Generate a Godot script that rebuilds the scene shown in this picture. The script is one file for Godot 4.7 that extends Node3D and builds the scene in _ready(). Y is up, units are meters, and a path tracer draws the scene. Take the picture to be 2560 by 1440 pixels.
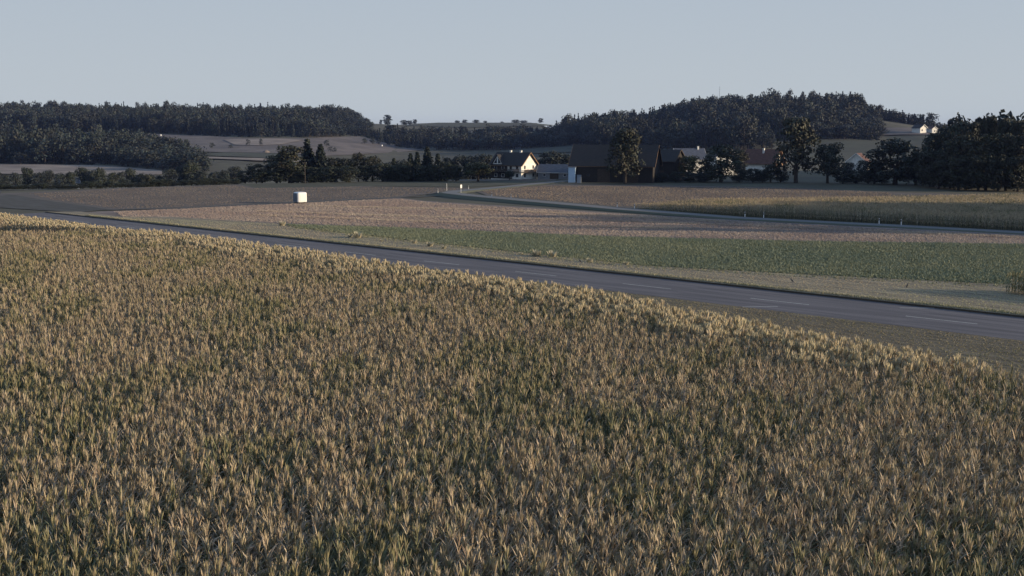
extends Node3D
# A morning airfield: maize in front, an asphalt runway, stubble and crop fields, a hamlet, wooded hills.
# World: metres, x to the right, the view runs along -z; places are written (x, d) with d = -z.

const RUN := Vector2(-0.74, 0.673)      # along the runway
const SIDE := Vector2(0.673, 0.74)      # across it
const EDGE := [[-400, 200], [-139, 302], [-60, 349], [0, 374], [40, 440], [200, 480]]
const RIDGE := [[-700, 34], [-450, 32], [-250, 30], [-185, 26], [-120, 30], [50, 30], [82, 12], [173, 16], [190, 23], [214, 30], [296, 39], [337, 33], [377, 40], [408, 36], [449, 27], [469, 9], [535, 11], [650, 12]]
const RISE_START := [[-200, 620], [-100, 900], [50, 900], [120, 750]]
const RISE_END := [[-220, 1650], [-120, 1850], [40, 1850], [100, 1400]]
const DROP := [[-60, 10], [60, 5], [200, 4]]

const MAIZE_EDGE := [Vector2(23, 68), Vector2(6, 92.2), Vector2(-6.9, 105), Vector2(-21.3, 121.6), Vector2(-35.7, 136.2), Vector2(-50, 150), Vector2(-86, 186.5), Vector2(-120, 221)]

var rng := RandomNumberGenerator.new()
var patch_noise := FastNoiseLite.new()
var taken := {}
var M := {}

# ---------- terrain ----------
func table(t: Array, x: float) -> float:
	if x <= t[0][0]:
		return t[0][1]
	for i in range(1, t.size()):
		if x <= t[i][0]:
			var k: float = (x - t[i - 1][0]) / (t[i][0] - t[i - 1][0])
			return lerpf(t[i - 1][1], t[i][1], k * k * (3.0 - 2.0 * k))
	return t[-1][1]

func land(x: float, d: float) -> float:
	var e := table(EDGE, x)
	if d <= e and d < 600.0:
		return 0.0
	var drop := table(DROP, x)
	return -drop * smoothstep(e, e + 130.0, d) + (table(RIDGE, x) + drop) * smoothstep(table(RISE_START, x), table(RISE_END, x), d)

func on_land(x: float, d: float, lift := 0.0) -> Vector3:
	return Vector3(x, land(x, d) + lift, -d)

func slope_normal(x: float, d: float) -> Vector3:
	var gx := (land(x + 4.0, d) - land(x - 4.0, d)) / 8.0
	var gd := (land(x, d + 4.0) - land(x, d - 4.0)) / 8.0
	return Vector3(-gx, 1.0, gd).normalized()

func rw(t: float, n: float) -> Vector2:
	return RUN * t + SIDE * n

# ---------- naming ----------
func numbered(called: String) -> String:
	var k: int = taken.get(called, 0)
	taken[called] = k + 1
	return called if k == 0 else "%s_%03d" % [called, k]

func tag(o: Node, label: String, category: String, group := "") -> Node:
	o.set_meta("label", label)
	o.set_meta("category", category)
	if group != "":
		o.set_meta("group", group)
	return o

func thing(called: String, label: String, category: String, at: Vector3, turn := 0.0, group := "") -> Node3D:
	var o := Node3D.new()
	o.name = numbered(called)
	add_child(o)
	o.position = at
	o.rotation.y = turn
	tag(o, label, category, group)
	return o

func part(called: String, mesh: Mesh, m: Material, parent: Node) -> MeshInstance3D:
	var o := MeshInstance3D.new()
	o.name = called
	o.mesh = mesh
	o.material_override = m
	parent.add_child(o, true)
	return o

func structure(called: String, mesh: Mesh, m: Material, label := "", category := "") -> MeshInstance3D:
	var o := MeshInstance3D.new()
	o.name = numbered(called)
	o.mesh = mesh
	o.material_override = m
	add_child(o)
	o.set_meta("kind", "structure")
	if label != "":
		tag(o, label, category)
	return o

# ---------- materials ----------
func lin(r: float, g: float, b: float) -> Color:
	return Color(r, g, b).linear_to_srgb()

func grain(sd: int, freq: float, low: Color, high: Color, size := 256, stretch := 1) -> ImageTexture:
	var n := FastNoiseLite.new()
	n.seed = sd
	n.noise_type = FastNoiseLite.TYPE_SIMPLEX_SMOOTH
	n.frequency = freq
	n.fractal_octaves = 4
	var im := n.get_seamless_image(size / stretch, size)
	if stretch > 1:
		im.resize(size, size, Image.INTERPOLATE_CUBIC)
	var out := Image.create(size, size, true, Image.FORMAT_RGB8)
	for y in size:
		for x in size:
			out.set_pixel(x, y, low.lerp(high, im.get_pixel(x, y).r))
	out.generate_mipmaps()
	return ImageTexture.create_from_image(out)

func solid(c: Color, rough := 0.8, metal := 0.0) -> StandardMaterial3D:
	var m := StandardMaterial3D.new()
	m.albedo_color = c
	m.roughness = rough
	m.metallic = metal
	return m

func surface(c: Color, coarse: Texture2D, fine: Texture2D, fine_scale := 1.0, rough := 0.95) -> StandardMaterial3D:
	var m := solid(c, rough)
	m.albedo_texture = coarse
	m.detail_enabled = true
	m.detail_blend_mode = BaseMaterial3D.BLEND_MODE_MUL
	m.detail_albedo = fine
	m.detail_uv_layer = BaseMaterial3D.DETAIL_UV_2
	m.uv2_triplanar = true
	m.uv2_world_triplanar = true
	m.uv2_scale = Vector3.ONE * fine_scale
	return m

func walling(c: Color, tex: Texture2D, scale := 0.3, rough := 0.85) -> StandardMaterial3D:
	var m := solid(c, rough)
	m.albedo_texture = tex
	m.uv1_triplanar = true
	m.uv1_scale = Vector3.ONE * scale
	return m

func leafy(c := Color.WHITE, glow := 0.25) -> StandardMaterial3D:
	var m := solid(c, 0.75)
	m.vertex_color_use_as_albedo = true
	m.cull_mode = BaseMaterial3D.CULL_DISABLED
	if glow > 0.0:
		m.backlight_enabled = true
		m.backlight = Color(glow, glow, glow * 0.7)
	return m

# ---------- mesh helpers ----------
func st_new() -> SurfaceTool:
	var s := SurfaceTool.new()
	s.begin(Mesh.PRIMITIVE_TRIANGLES)
	s.set_smooth_group(-1)
	return s

func quad(s: SurfaceTool, a: Vector3, b: Vector3, c: Vector3, d: Vector3) -> void:
	for v in [a, b, c, a, c, d]:
		s.add_vertex(v)

func box(s: SurfaceTool, lo: Vector3, hi: Vector3) -> void:
	var p := []
	for i in 8:
		p.append(Vector3(hi.x if i & 1 else lo.x, hi.y if i & 2 else lo.y, hi.z if i & 4 else lo.z))
	quad(s, p[4], p[6], p[7], p[5]); quad(s, p[1], p[3], p[2], p[0])
	quad(s, p[5], p[7], p[3], p[1]); quad(s, p[0], p[2], p[6], p[4])
	quad(s, p[6], p[2], p[3], p[7]); quad(s, p[0], p[4], p[5], p[1])

func done(s: SurfaceTool) -> ArrayMesh:
	s.generate_normals()
	return s.commit()

func boxm(lo: Vector3, hi: Vector3) -> ArrayMesh:
	var s := st_new()
	box(s, lo, hi)
	return done(s)

func tube(s: SurfaceTool, pts: Array, radii: Array, sides := 6) -> void:
	var rings := []
	for i in pts.size():
		var dir: Vector3 = (pts[mini(i + 1, pts.size() - 1)] - pts[maxi(i - 1, 0)]).normalized()
		var a := dir.cross(Vector3(0.31, 0.11, 0.94)).normalized()
		var b := dir.cross(a).normalized()
		var ring := []
		for k in sides:
			var w := TAU * k / sides
			ring.append(pts[i] + (a * cos(w) + b * sin(w)) * radii[i])
		rings.append(ring)
	for i in rings.size() - 1:
		for k in sides:
			var k2 := (k + 1) % sides
			quad(s, rings[i][k], rings[i][k2], rings[i + 1][k2], rings[i + 1][k])
	for k in range(1, sides - 1):
		for v in [rings[0][0], rings[0][k + 1], rings[0][k], rings[-1][0], rings[-1][k], rings[-1][k + 1]]:
			s.add_vertex(v)

func lathe(s: SurfaceTool, prof: Array, sides := 10) -> void:
	for i in prof.size() - 1:
		for k in sides:
			var a := TAU * k / sides
			var b := TAU * (k + 1) / sides
			var p: Vector2 = prof[i]
			var q: Vector2 = prof[i + 1]
			quad(s, Vector3(cos(a) * p.x, p.y, sin(a) * p.x), Vector3(cos(b) * p.x, p.y, sin(b) * p.x), Vector3(cos(b) * q.x, q.y, sin(b) * q.x), Vector3(cos(a) * q.x, q.y, sin(a) * q.x))

func poly2(flat: Array) -> PackedVector2Array:
	var out := PackedVector2Array()
	for i in range(0, flat.size(), 2):
		out.append(Vector2(flat[i], flat[i + 1]))
	return out

# a sheet laid over the land; uv runs along and across DIR so that drilling marks follow the field
func sheet_mesh(poly: PackedVector2Array, lift: float, step := 0.0, dir := RUN, scale := 40.0) -> ArrayMesh:
	var s := SurfaceTool.new()
	s.begin(Mesh.PRIMITIVE_TRIANGLES)
	var pieces := []
	if step <= 0.0:
		pieces.append(poly)
	else:
		var lo := poly[0]
		var hi := poly[0]
		for p in poly:
			lo = lo.min(p)
			hi = hi.max(p)
		var x := floorf(lo.x / step) * step
		while x < hi.x:
			var y := floorf(lo.y / step) * step
			while y < hi.y:
				var cell := PackedVector2Array([Vector2(x, y), Vector2(x + step, y), Vector2(x + step, y + step), Vector2(x, y + step)])
				for q in Geometry2D.intersect_polygons(cell, poly):
					if not Geometry2D.is_polygon_clockwise(q) or q.size() > 2:
						pieces.append(q)
				y += step
			x += step
	var across := Vector2(-dir.y, dir.x)
	for q in pieces:
		var tri := Geometry2D.triangulate_polygon(q)
		for i in range(0, tri.size(), 3):
			var a: Vector2 = q[tri[i]]
			var b: Vector2 = q[tri[i + 1]]
			var c: Vector2 = q[tri[i + 2]]
			if (b - a).cross(c - a) > 0.0:      # clockwise seen from above
				var w := b
				b = c
				c = w
			for v in [a, b, c]:
				s.set_normal(slope_normal(v.x, v.y))
				s.set_uv(Vector2(v.dot(dir), v.dot(across)) / scale)
				s.add_vertex(on_land(v.x, v.y, lift))
	s.generate_tangents()
	return s.commit()

func field(called: String, flat: Array, lift: float, m: Material, label: String, step := 0.0, dir := RUN, scale := 40.0) -> MeshInstance3D:
	return structure(called, sheet_mesh(poly2(flat), lift, step, dir, scale), m, label, "field")

func strip_poly(line: Array, half: float) -> PackedVector2Array:
	var l := PackedVector2Array()
	var r := PackedVector2Array()
	for i in line.size():
		var dir: Vector2 = (line[mini(i + 1, line.size() - 1)] - line[maxi(i - 1, 0)]).normalized()
		var o := Vector2(-dir.y, dir.x) * half
		l.append(line[i] + o)
		r.append(line[i] - o)
	r.reverse()
	l.append_array(r)
	return l

# ---------- scattering ----------
func scatter(poly: PackedVector2Array, row: float, along: float, dir: Vector2, jitter: float) -> PackedVector2Array:
	var out := PackedVector2Array()
	var across := Vector2(-dir.y, dir.x)
	var lo := Vector2(1e9, 1e9)
	var hi := -lo
	for p in poly:
		var q := Vector2(p.dot(dir), p.dot(across))
		lo = lo.min(q)
		hi = hi.max(q)
	var v := lo.y
	while v < hi.y:
		var u := lo.x
		while u < hi.x:
			var p := dir * (u + rng.randf_range(-0.5, 0.5) * jitter * along) + across * (v + rng.randf_range(-0.5, 0.5) * jitter * row)
			if Geometry2D.is_point_in_polygon(p, poly):
				out.append(p)
			u += along
		v += row
	return out

func multi(called: String, mesh: Mesh, m: Material, spots: Array, parent: Node) -> MultiMeshInstance3D:
	var mm := MultiMesh.new()
	mm.transform_format = MultiMesh.TRANSFORM_3D
	mm.use_colors = true
	mm.mesh = mesh
	mm.instance_count = spots.size()
	for i in spots.size():
		mm.set_instance_transform(i, spots[i][0])
		mm.set_instance_color(i, spots[i][1])
	var o := MultiMeshInstance3D.new()
	o.name = called
	o.multimesh = mm
	o.material_override = m
	parent.add_child(o, true)
	return o

func stuff(called: String, label: String, category: String) -> Node3D:
	var o := Node3D.new()
	o.name = numbered(called)
	add_child(o)
	tag(o, label, category)
	o.set_meta("kind", "stuff")
	return o

func spread(poly: PackedVector2Array, row: float, along: float, dir: Vector2, jitter: float, kinds: int, lift: float, size: Vector2, tint: Callable) -> Array:
	var out := []
	for k in kinds:
		out.append([])
	for p in scatter(poly, row, along, dir, jitter):
		var sc := rng.randf_range(size.x, size.y)
		var b := Basis(Vector3.UP, rng.randf() * TAU).scaled(Vector3(sc, sc * rng.randf_range(0.85, 1.15), sc))
		out[rng.randi() % kinds].append([Transform3D(b, on_land(p.x, p.y, lift)), tint.call(p)])
	return out

# ---------- maize ----------
func blade(v: Array, n_seg: int, base: Vector3, az: float, length: float, wide: float, rise: float, droop: float) -> void:
	# appends triangles (as vertices) of one arching leaf
	var out := Vector3(cos(az), 0, sin(az))
	var sidew := Vector3(-sin(az), 0, cos(az))
	var p := base
	var ang := rise
	var rows := []
	for i in n_seg + 1:
		var k := float(i) / n_seg
		var w := wide * (0.55 + 1.6 * k) * (1.0 - k) * 1.1 if i > 0 else wide * 0.4
		var tw := sidew.rotated(out, 0.5 * k)
		rows.append([p - tw * w * 0.5, p + tw * w * 0.5])
		p += (out * cos(ang) + Vector3.UP * sin(ang)) * length / n_seg
		ang -= droop / n_seg
	for i in n_seg:
		var a: Array = rows[i]
		var b: Array = rows[i + 1]
		if i < n_seg - 1:
			v.append_array([a[0], a[1], b[1], a[0], b[1], b[0]])
		else:
			v.append_array([a[0], a[1], (b[0] + b[1]) * 0.5])

func tris(pts: Array, cols: Array) -> ArrayMesh:
	# one colour for each triangle, flat normals
	var pv := PackedVector3Array(pts)
	var nv := PackedVector3Array()
	var cv := PackedColorArray()
	nv.resize(pv.size())
	cv.resize(pv.size())
	for i in range(0, pv.size(), 3):
		var n := (pv[i + 2] - pv[i]).cross(pv[i + 1] - pv[i]).normalized()
		if n.length_squared() < 0.5:
			n = Vector3.UP
		for k in 3:
			nv[i + k] = n
			cv[i + k] = cols[i / 3]
	var a := []
	a.resize(Mesh.ARRAY_MAX)
	a[Mesh.ARRAY_VERTEX] = pv
	a[Mesh.ARRAY_NORMAL] = nv
	a[Mesh.ARRAY_COLOR] = cv
	var m := ArrayMesh.new()
	m.add_surface_from_arrays(Mesh.PRIMITIVE_TRIANGLES, a)
	return m

func maize_parts(sd: int, coarse := false, sort := 1) -> Array:
	# [[name, points, colours], ...] of one plant about 2.3 m tall
	var r := RandomNumberGenerator.new()
	r.seed = sd
	var out := []
	var v := []
	var lean := Vector3(r.randf_range(-0.06, 0.06), 0, r.randf_range(-0.06, 0.06))
	var sides := 3
	for i in 2:
		for k in sides:
			var a := TAU * k / sides
			var b := TAU * (k + 1) / sides
			var lo := 0.0 if i == 0 else 1.0
			var hi := 1.0 if i == 0 else 1.95
			var ra := 0.016 if i == 0 else 0.012
			var rb := 0.012 if i == 0 else 0.006
			var o1 := lean * lo
			var o2 := lean * hi
			var p := [o1 + Vector3(cos(a) * ra, lo, sin(a) * ra), o1 + Vector3(cos(b) * ra, lo, sin(b) * ra), o2 + Vector3(cos(b) * rb, hi, sin(b) * rb), o2 + Vector3(cos(a) * rb, hi, sin(a) * rb)]
			v.append_array([p[0], p[1], p[2], p[0], p[2], p[3]])
	var cols := []
	for i in v.size() / 3:
		cols.append(Color(0.25, 0.23, 0.13))
	out.append(["stalk", v, cols])
	var az := r.randf() * TAU
	var n_leaf := 9 if coarse else 14
	for i in n_leaf:
		var k := float(i) / (n_leaf - 1)
		var y := lerpf(0.55, 1.9, k) if not coarse else lerpf(0.4, 1.9, k)
		az += PI + r.randf_range(-0.6, 0.6)
		v = []
		blade(v, 3 if coarse else 5, lean * y + Vector3.UP * y, az, lerpf(0.85, 0.55, k) * r.randf_range(0.75, 1.15), lerpf(0.09, 0.05, k) * (1.4 if coarse else 1.0), lerpf(0.95, 1.38, k) + r.randf_range(-0.15, 0.15), lerpf(2.1, 0.75, k) * r.randf_range(0.6, 1.3))
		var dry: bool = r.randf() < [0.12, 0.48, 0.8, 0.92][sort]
		var f := r.randf_range(0.8, 1.2)
		var c := (Color(0.44 * f, 0.36 * f, 0.265 * f) if r.randf() < 0.68 else Color(0.28 * f, 0.215 * f, 0.16 * f)) if dry else Color(0.14 * f, 0.15 * f, 0.085 * f)
		cols = []
		for j in v.size() / 3:
			cols.append(c)
		out.append(["leaf", v, cols])
	v = []
	var top := lean * 1.95 + Vector3.UP * 1.9
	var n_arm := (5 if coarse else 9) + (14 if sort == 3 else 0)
	for i in n_arm:
		var a := TAU * i / n_arm + r.randf()
		var t := r.randf_range(0.05, 0.45) if i > 0 else 0.0
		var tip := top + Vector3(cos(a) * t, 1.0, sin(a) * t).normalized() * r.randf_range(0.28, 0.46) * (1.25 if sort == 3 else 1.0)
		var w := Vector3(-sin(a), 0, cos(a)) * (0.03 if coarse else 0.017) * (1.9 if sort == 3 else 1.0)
		var mid := top.lerp(tip, 0.55) + Vector3.UP * 0.02
		v.append_array([top, mid - w, mid + w, mid - w, tip, mid + w])
	cols = []
	var ft := r.randf_range(0.85, 1.15)
	for j in v.size() / 3:
		cols.append(Color(0.56 * ft, 0.48 * ft, 0.33 * ft) if sort == 3 else Color(0.40 * ft, 0.33 * ft, 0.225 * ft) if sort > 0 else Color(0.30 * ft, 0.265 * ft, 0.15 * ft))  # edge row plumes are dry and also tinted bright as if sunlit
	out.append(["tassel", v, cols])
	return out

func maize_mesh(sd: int, coarse := false, sort := 1) -> ArrayMesh:
	var v := []
	var c := []
	for p in maize_parts(sd, coarse, sort):
		v.append_array(p[1])
		c.append_array(p[2])
	return tris(v, c)

func maize_sort(p: Vector2, more := 0.0) -> int:
	# patches of greener and of riper plants; rows along the runway are drier, with sunlit paleness put into colour and plumes
	var edge := 999.0
	for i in MAIZE_EDGE.size() - 1:
		edge = minf(edge, Geometry2D.get_closest_point_to_segment(p, MAIZE_EDGE[i], MAIZE_EDGE[i + 1]).distance_to(p))
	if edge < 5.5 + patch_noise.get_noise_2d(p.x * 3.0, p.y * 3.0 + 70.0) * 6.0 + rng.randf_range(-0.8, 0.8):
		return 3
	var k := patch_noise.get_noise_2d(p.x * 1.5, p.y * 1.1) * 1.5 + 0.62 + more + 0.25 * smoothstep(4.0, 26.0, p.x) + rng.randf_range(-0.5, 0.5)
	return 0 if k < 0.4 else 1 if k < 0.8 else 2

func plain_tint() -> Color:
	var f := rng.randf_range(0.88, 1.12)
	return Color(f * rng.randf_range(0.96, 1.04), f, f * rng.randf_range(0.95, 1.05))

# ---------- trees ----------
func leaf_cards(v: Array, cols: Array, r: RandomNumberGenerator, c: Vector3, rad: Vector3, count: int, size: float, base: Color) -> void:
	for i in count:
		var n := Vector3(r.randfn(), r.randfn() * 0.9 + 0.25, r.randfn()).normalized()
		var p := c + n * rad * r.randf_range(0.72, 1.08)
		var face := (n + Vector3(r.randfn(), r.randfn(), r.randfn()) * 0.45).normalized()
		var a := face.cross(Vector3(r.randfn(), r.randfn(), r.randfn())).normalized()
		var b := face.cross(a)
		var s := size * r.randf_range(0.6, 1.25)
		var f := r.randf_range(0.7, 1.3)
		var col := Color(base.r * f * r.randf_range(0.85, 1.2), base.g * f, base.b * f)
		v.append_array([p - a * s * 0.6, p + b * s * 0.38, p + a * s * 0.6, p - a * s * 0.6, p + a * s * 0.6, p - b * s * 0.38])
		cols.append_array([col, col])

func tree_proto(kind: String, sd: int, fine := true) -> Dictionary:
	# nominal height 1 m x 10 = 10 m, nominal width 8 m; scaled to each tree
	var r := RandomNumberGenerator.new()
	r.seed = sd
	var v := []
	var cols := []
	var base := Color(0.028, 0.034, 0.022)
	var h := 10.0
	var w := 8.0
	var s := st_new()
	if kind == "spruce":
		base = Color(0.022, 0.030, 0.023)
		tube(s, [Vector3.ZERO, Vector3(0.05, 5, 0), Vector3(0, 9.7, 0)], [0.22, 0.13, 0.03], 6)
		var tiers := 20 if fine else 9
		for i in tiers:
			var k := float(i) / (tiers - 1)
			var y := lerpf(0.8, 9.6, k)
			var reach := lerpf(3.7, 0.25, pow(k, 0.85)) * r.randf_range(0.85, 1.1)
			var arms := int(lerpf(13, 4, k)) if fine else int(lerpf(7, 3, k))
			for j in arms:
				var a := TAU * j / arms + r.randf() * 0.7
				var len := reach * r.randf_range(0.7, 1.12)
				var pieces := 5 if fine else 2
				for q in pieces:
					var t := (q + 0.6) / pieces
					var c := Vector3(cos(a) * len * t, y - 0.32 * len * t * t + 0.1, sin(a) * len * t)
					leaf_cards(v, cols, r, c, Vector3(0.28, 0.16, 0.28), 5 if fine else 3, 0.62 if fine else 1.3, base)
		return {"trunk": done(s), "crown": tris(v, cols), "h": h, "w": w}
	var clumps := 74 if fine else 15
	var per := 44 if fine else 24
	var size := 0.44 if fine else 0.85
	var crown_lo := 1.6
	var flat := 1.0
	if kind == "tall":
		crown_lo = 1.2
	elif kind == "broad":
		crown_lo = 2.6
		flat = 0.8
	elif kind == "bush":
		crown_lo = 0.1
	elif kind == "full":
		crown_lo = 0.3
	if kind != "bush":
		var top := Vector3(r.randf_range(-0.3, 0.3), 6.5, r.randf_range(-0.3, 0.3))
		tube(s, [Vector3(0, -0.3, 0), Vector3(0.05, 1.5, 0.03), Vector3(0.1, 3.5, 0), top], [0.36, 0.27, 0.2, 0.06], 7)
		for j in 6:
			var a := TAU * j / 6.0 + r.randf()
			var st := Vector3(0.05, r.randf_range(1.8, 4.2), 0)
			tube(s, [st, st + Vector3(cos(a) * 1.2, 1.3, sin(a) * 1.2), st + Vector3(cos(a) * 2.5, 2.9, sin(a) * 2.5)], [0.13, 0.09, 0.03], 5)
	else:
		for j in 5:
			var a := TAU * j / 5.0 + r.randf()
			tube(s, [Vector3(0, -0.3, 0), Vector3(cos(a) * 0.9, 3, sin(a) * 0.9), Vector3(cos(a) * 2.0, 6.0, sin(a) * 2.0)], [0.16, 0.1, 0.03], 5)
	for i in clumps:
		var k := (i + r.randf()) / clumps
		if kind == "tall":
			k = 1.0 - pow(1.0 - k, 1.6)
		var y := lerpf(crown_lo + 0.6, h - 0.9, k)
		var u := (y - crown_lo) / (h - crown_lo)
		var env := sqrt(maxf(0.02, 1.0 - pow(absf(u * 2.0 - 0.85) / 1.15, 2.2))) * w * 0.5
		if kind == "tall":
			env = sqrt(maxf(0.22, 1.0 - pow(absf(u * 2.0 - 0.6) / 1.4, 2.0))) * w * 0.5 * lerpf(1.05, 0.78, u)
		var a := r.randf() * TAU
		var out := env * sqrt(r.randf()) * 0.82
		var cr := r.randf_range(0.75, 1.35) * (1.0 if fine else 1.45)
		var shade := r.randf_range(0.75, 1.3)
		leaf_cards(v, cols, r, Vector3(cos(a) * out, y * flat + (1.0 - flat) * h * 0.5, sin(a) * out), Vector3(cr, cr * 0.8, cr), per, size, Color(base.r * shade * r.randf_range(0.9, 1.2), base.g * shade, base.b * shade))
	return {"trunk": done(s), "crown": tris(v, cols), "h": h, "w": w}

# ---------- buildings ----------
func window(parent: Node, at: Vector3, w: float, h: float, face: String, m_frame: Material) -> void:
	# at: middle of the opening on the wall; face +z or +x of the house
	var fr := st_new()
	var pn := st_new()
	var t := 0.07
	if face == "z":
		box(fr, at + Vector3(-w / 2, -h / 2, 0.0), at + Vector3(-w / 2 + t, h / 2, 0.06))
		box(fr, at + Vector3(w / 2 - t, -h / 2, 0.0), at + Vector3(w / 2, h / 2, 0.06))
		box(fr, at + Vector3(-w / 2 + t, h / 2 - t, 0.0), at + Vector3(w / 2 - t, h / 2, 0.06))
		box(fr, at + Vector3(-w / 2 + t, -h / 2, 0.0), at + Vector3(w / 2 - t, -h / 2 + t, 0.06))
		box(pn, at + Vector3(-w / 2 + t, -h / 2 + t, 0.005), at + Vector3(w / 2 - t, h / 2 - t, 0.03))
	else:
		box(fr, at + Vector3(0.0, -h / 2, -w / 2), at + Vector3(0.06, h / 2, -w / 2 + t))
		box(fr, at + Vector3(0.0, -h / 2, w / 2 - t), at + Vector3(0.06, h / 2, w / 2))
		box(fr, at + Vector3(0.0, h / 2 - t, -w / 2 + t), at + Vector3(0.06, h / 2, w / 2 - t))
		box(fr, at + Vector3(0.0, -h / 2, -w / 2 + t), at + Vector3(0.06, -h / 2 + t, w / 2 - t))
		box(pn, at + Vector3(0.005, -h / 2 + t, -w / 2 + t), at + Vector3(0.03, h / 2 - t, w / 2 - t))
	var f := part("window", done(fr), m_frame, parent)
	part("pane", done(pn), M.glass, f)

func gabled(o: Node3D, l: float, w: float, eave: float, ridge: float, m_wall: Material, m_roof: Material, m_trim: Material, over := 0.6, gable_mat: Material = null) -> MeshInstance3D:
	# long axis x, front +z; walls up to the eaves, gable triangles and two roof slabs
	var s := st_new()
	box(s, Vector3(-l / 2, -0.6, -w / 2), Vector3(l / 2, eave, w / 2))
	part("wall", done(s), m_wall, o)
	for e in [-1.0, 1.0]:
		s = st_new()
		var x0: float = e * l / 2
		var x1: float = e * (l / 2 - 0.3)
		var a := [Vector3(x0, eave, -w / 2), Vector3(x0, eave, w / 2), Vector3(x0, ridge - 0.12, 0)]
		var b := [Vector3(x1, eave, -w / 2), Vector3(x1, eave, w / 2), Vector3(x1, ridge - 0.12, 0)]
		var order := [0, 1, 2] if e < 0 else [0, 2, 1]
		for i in order:
			s.add_vertex(a[i])
		for i in [order[0], order[2], order[1]]:
			s.add_vertex(b[i])
		part("gable_wall", done(s), gable_mat if gable_mat else m_wall, o)
	var slope := Vector2(w / 2, ridge - eave)
	var n := Vector2(slope.y, slope.x).normalized() * 0.16
	var ex := slope.normalized() * over
	var roof: MeshInstance3D = null
	for e in [1.0, -1.0]:
		s = st_new()
		var lo := Vector3(0, eave - ex.y, e * (w / 2 + ex.x))
		var hi := Vector3(0, ridge, 0)
		var up := Vector3(0, n.y, e * n.x)
		var x := l / 2 + over
		var p := [lo + Vector3(-x, 0, 0), lo + Vector3(x, 0, 0), hi + Vector3(x, 0, 0), hi + Vector3(-x, 0, 0)]
		var t := []
		for q in p:
			t.append(q + up)
		if e > 0:
			quad(s, t[0], t[3], t[2], t[1]); quad(s, p[0], p[1], p[2], p[3])
			quad(s, p[0], t[0], t[1], p[1]); quad(s, p[3], p[2], t[2], t[3])
		else:
			quad(s, t[0], t[1], t[2], t[3]); quad(s, p[0], p[3], p[2], p[1])
			quad(s, p[0], p[1], t[1], t[0]); quad(s, p[3], t[3], t[2], p[2])
		var r := part("roof", done(s), m_roof, o)
		if roof == null:
			roof = r
		for g in [-1.0, 1.0]:      # verge boards
			s = st_new()
			var xa: float = g * (x + 0.002)
			var xb: float = g * (x + 0.06)
			var v := [lo + Vector3(xa, -0.12, 0), lo + up * 1.1 + Vector3(xa, 0, 0), hi + up * 1.1 + Vector3(xa, 0, 0), hi + Vector3(xa, -0.12, 0)]
			var u := []
			for q in v:
				u.append(q + Vector3(xb - xa, 0, 0))
			quad(s, v[0], v[1], v[2], v[3]); quad(s, u[0], u[3], u[2], u[1])
			quad(s, v[0], u[0], u[1], v[1]); quad(s, v[1], u[1], u[2], v[2])
			quad(s, v[2], u[2], u[3], v[3]); quad(s, v[3], u[3], u[0], v[0])
			part("verge_board", done(s), m_trim, r)
		s = st_new()
		box(s, Vector3(-x, lo.y - 0.1, e * (w / 2 + ex.x + 0.02) - 0.05), Vector3(x, lo.y + 0.04, e * (w / 2 + ex.x + 0.02) + 0.05))
		part("gutter", done(s), m_trim, r)
	return roof

func chimney(roof: Node, x: float, y: float, z: float, top: float, m: Material) -> void:
	var s := st_new()
	box(s, Vector3(x - 0.3, y, z - 0.3), Vector3(x + 0.3, top, z + 0.3))
	box(s, Vector3(x - 0.36, top, z - 0.36), Vector3(x + 0.36, top + 0.12, z + 0.36))
	part("chimney", done(s), m, roof)

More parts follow.
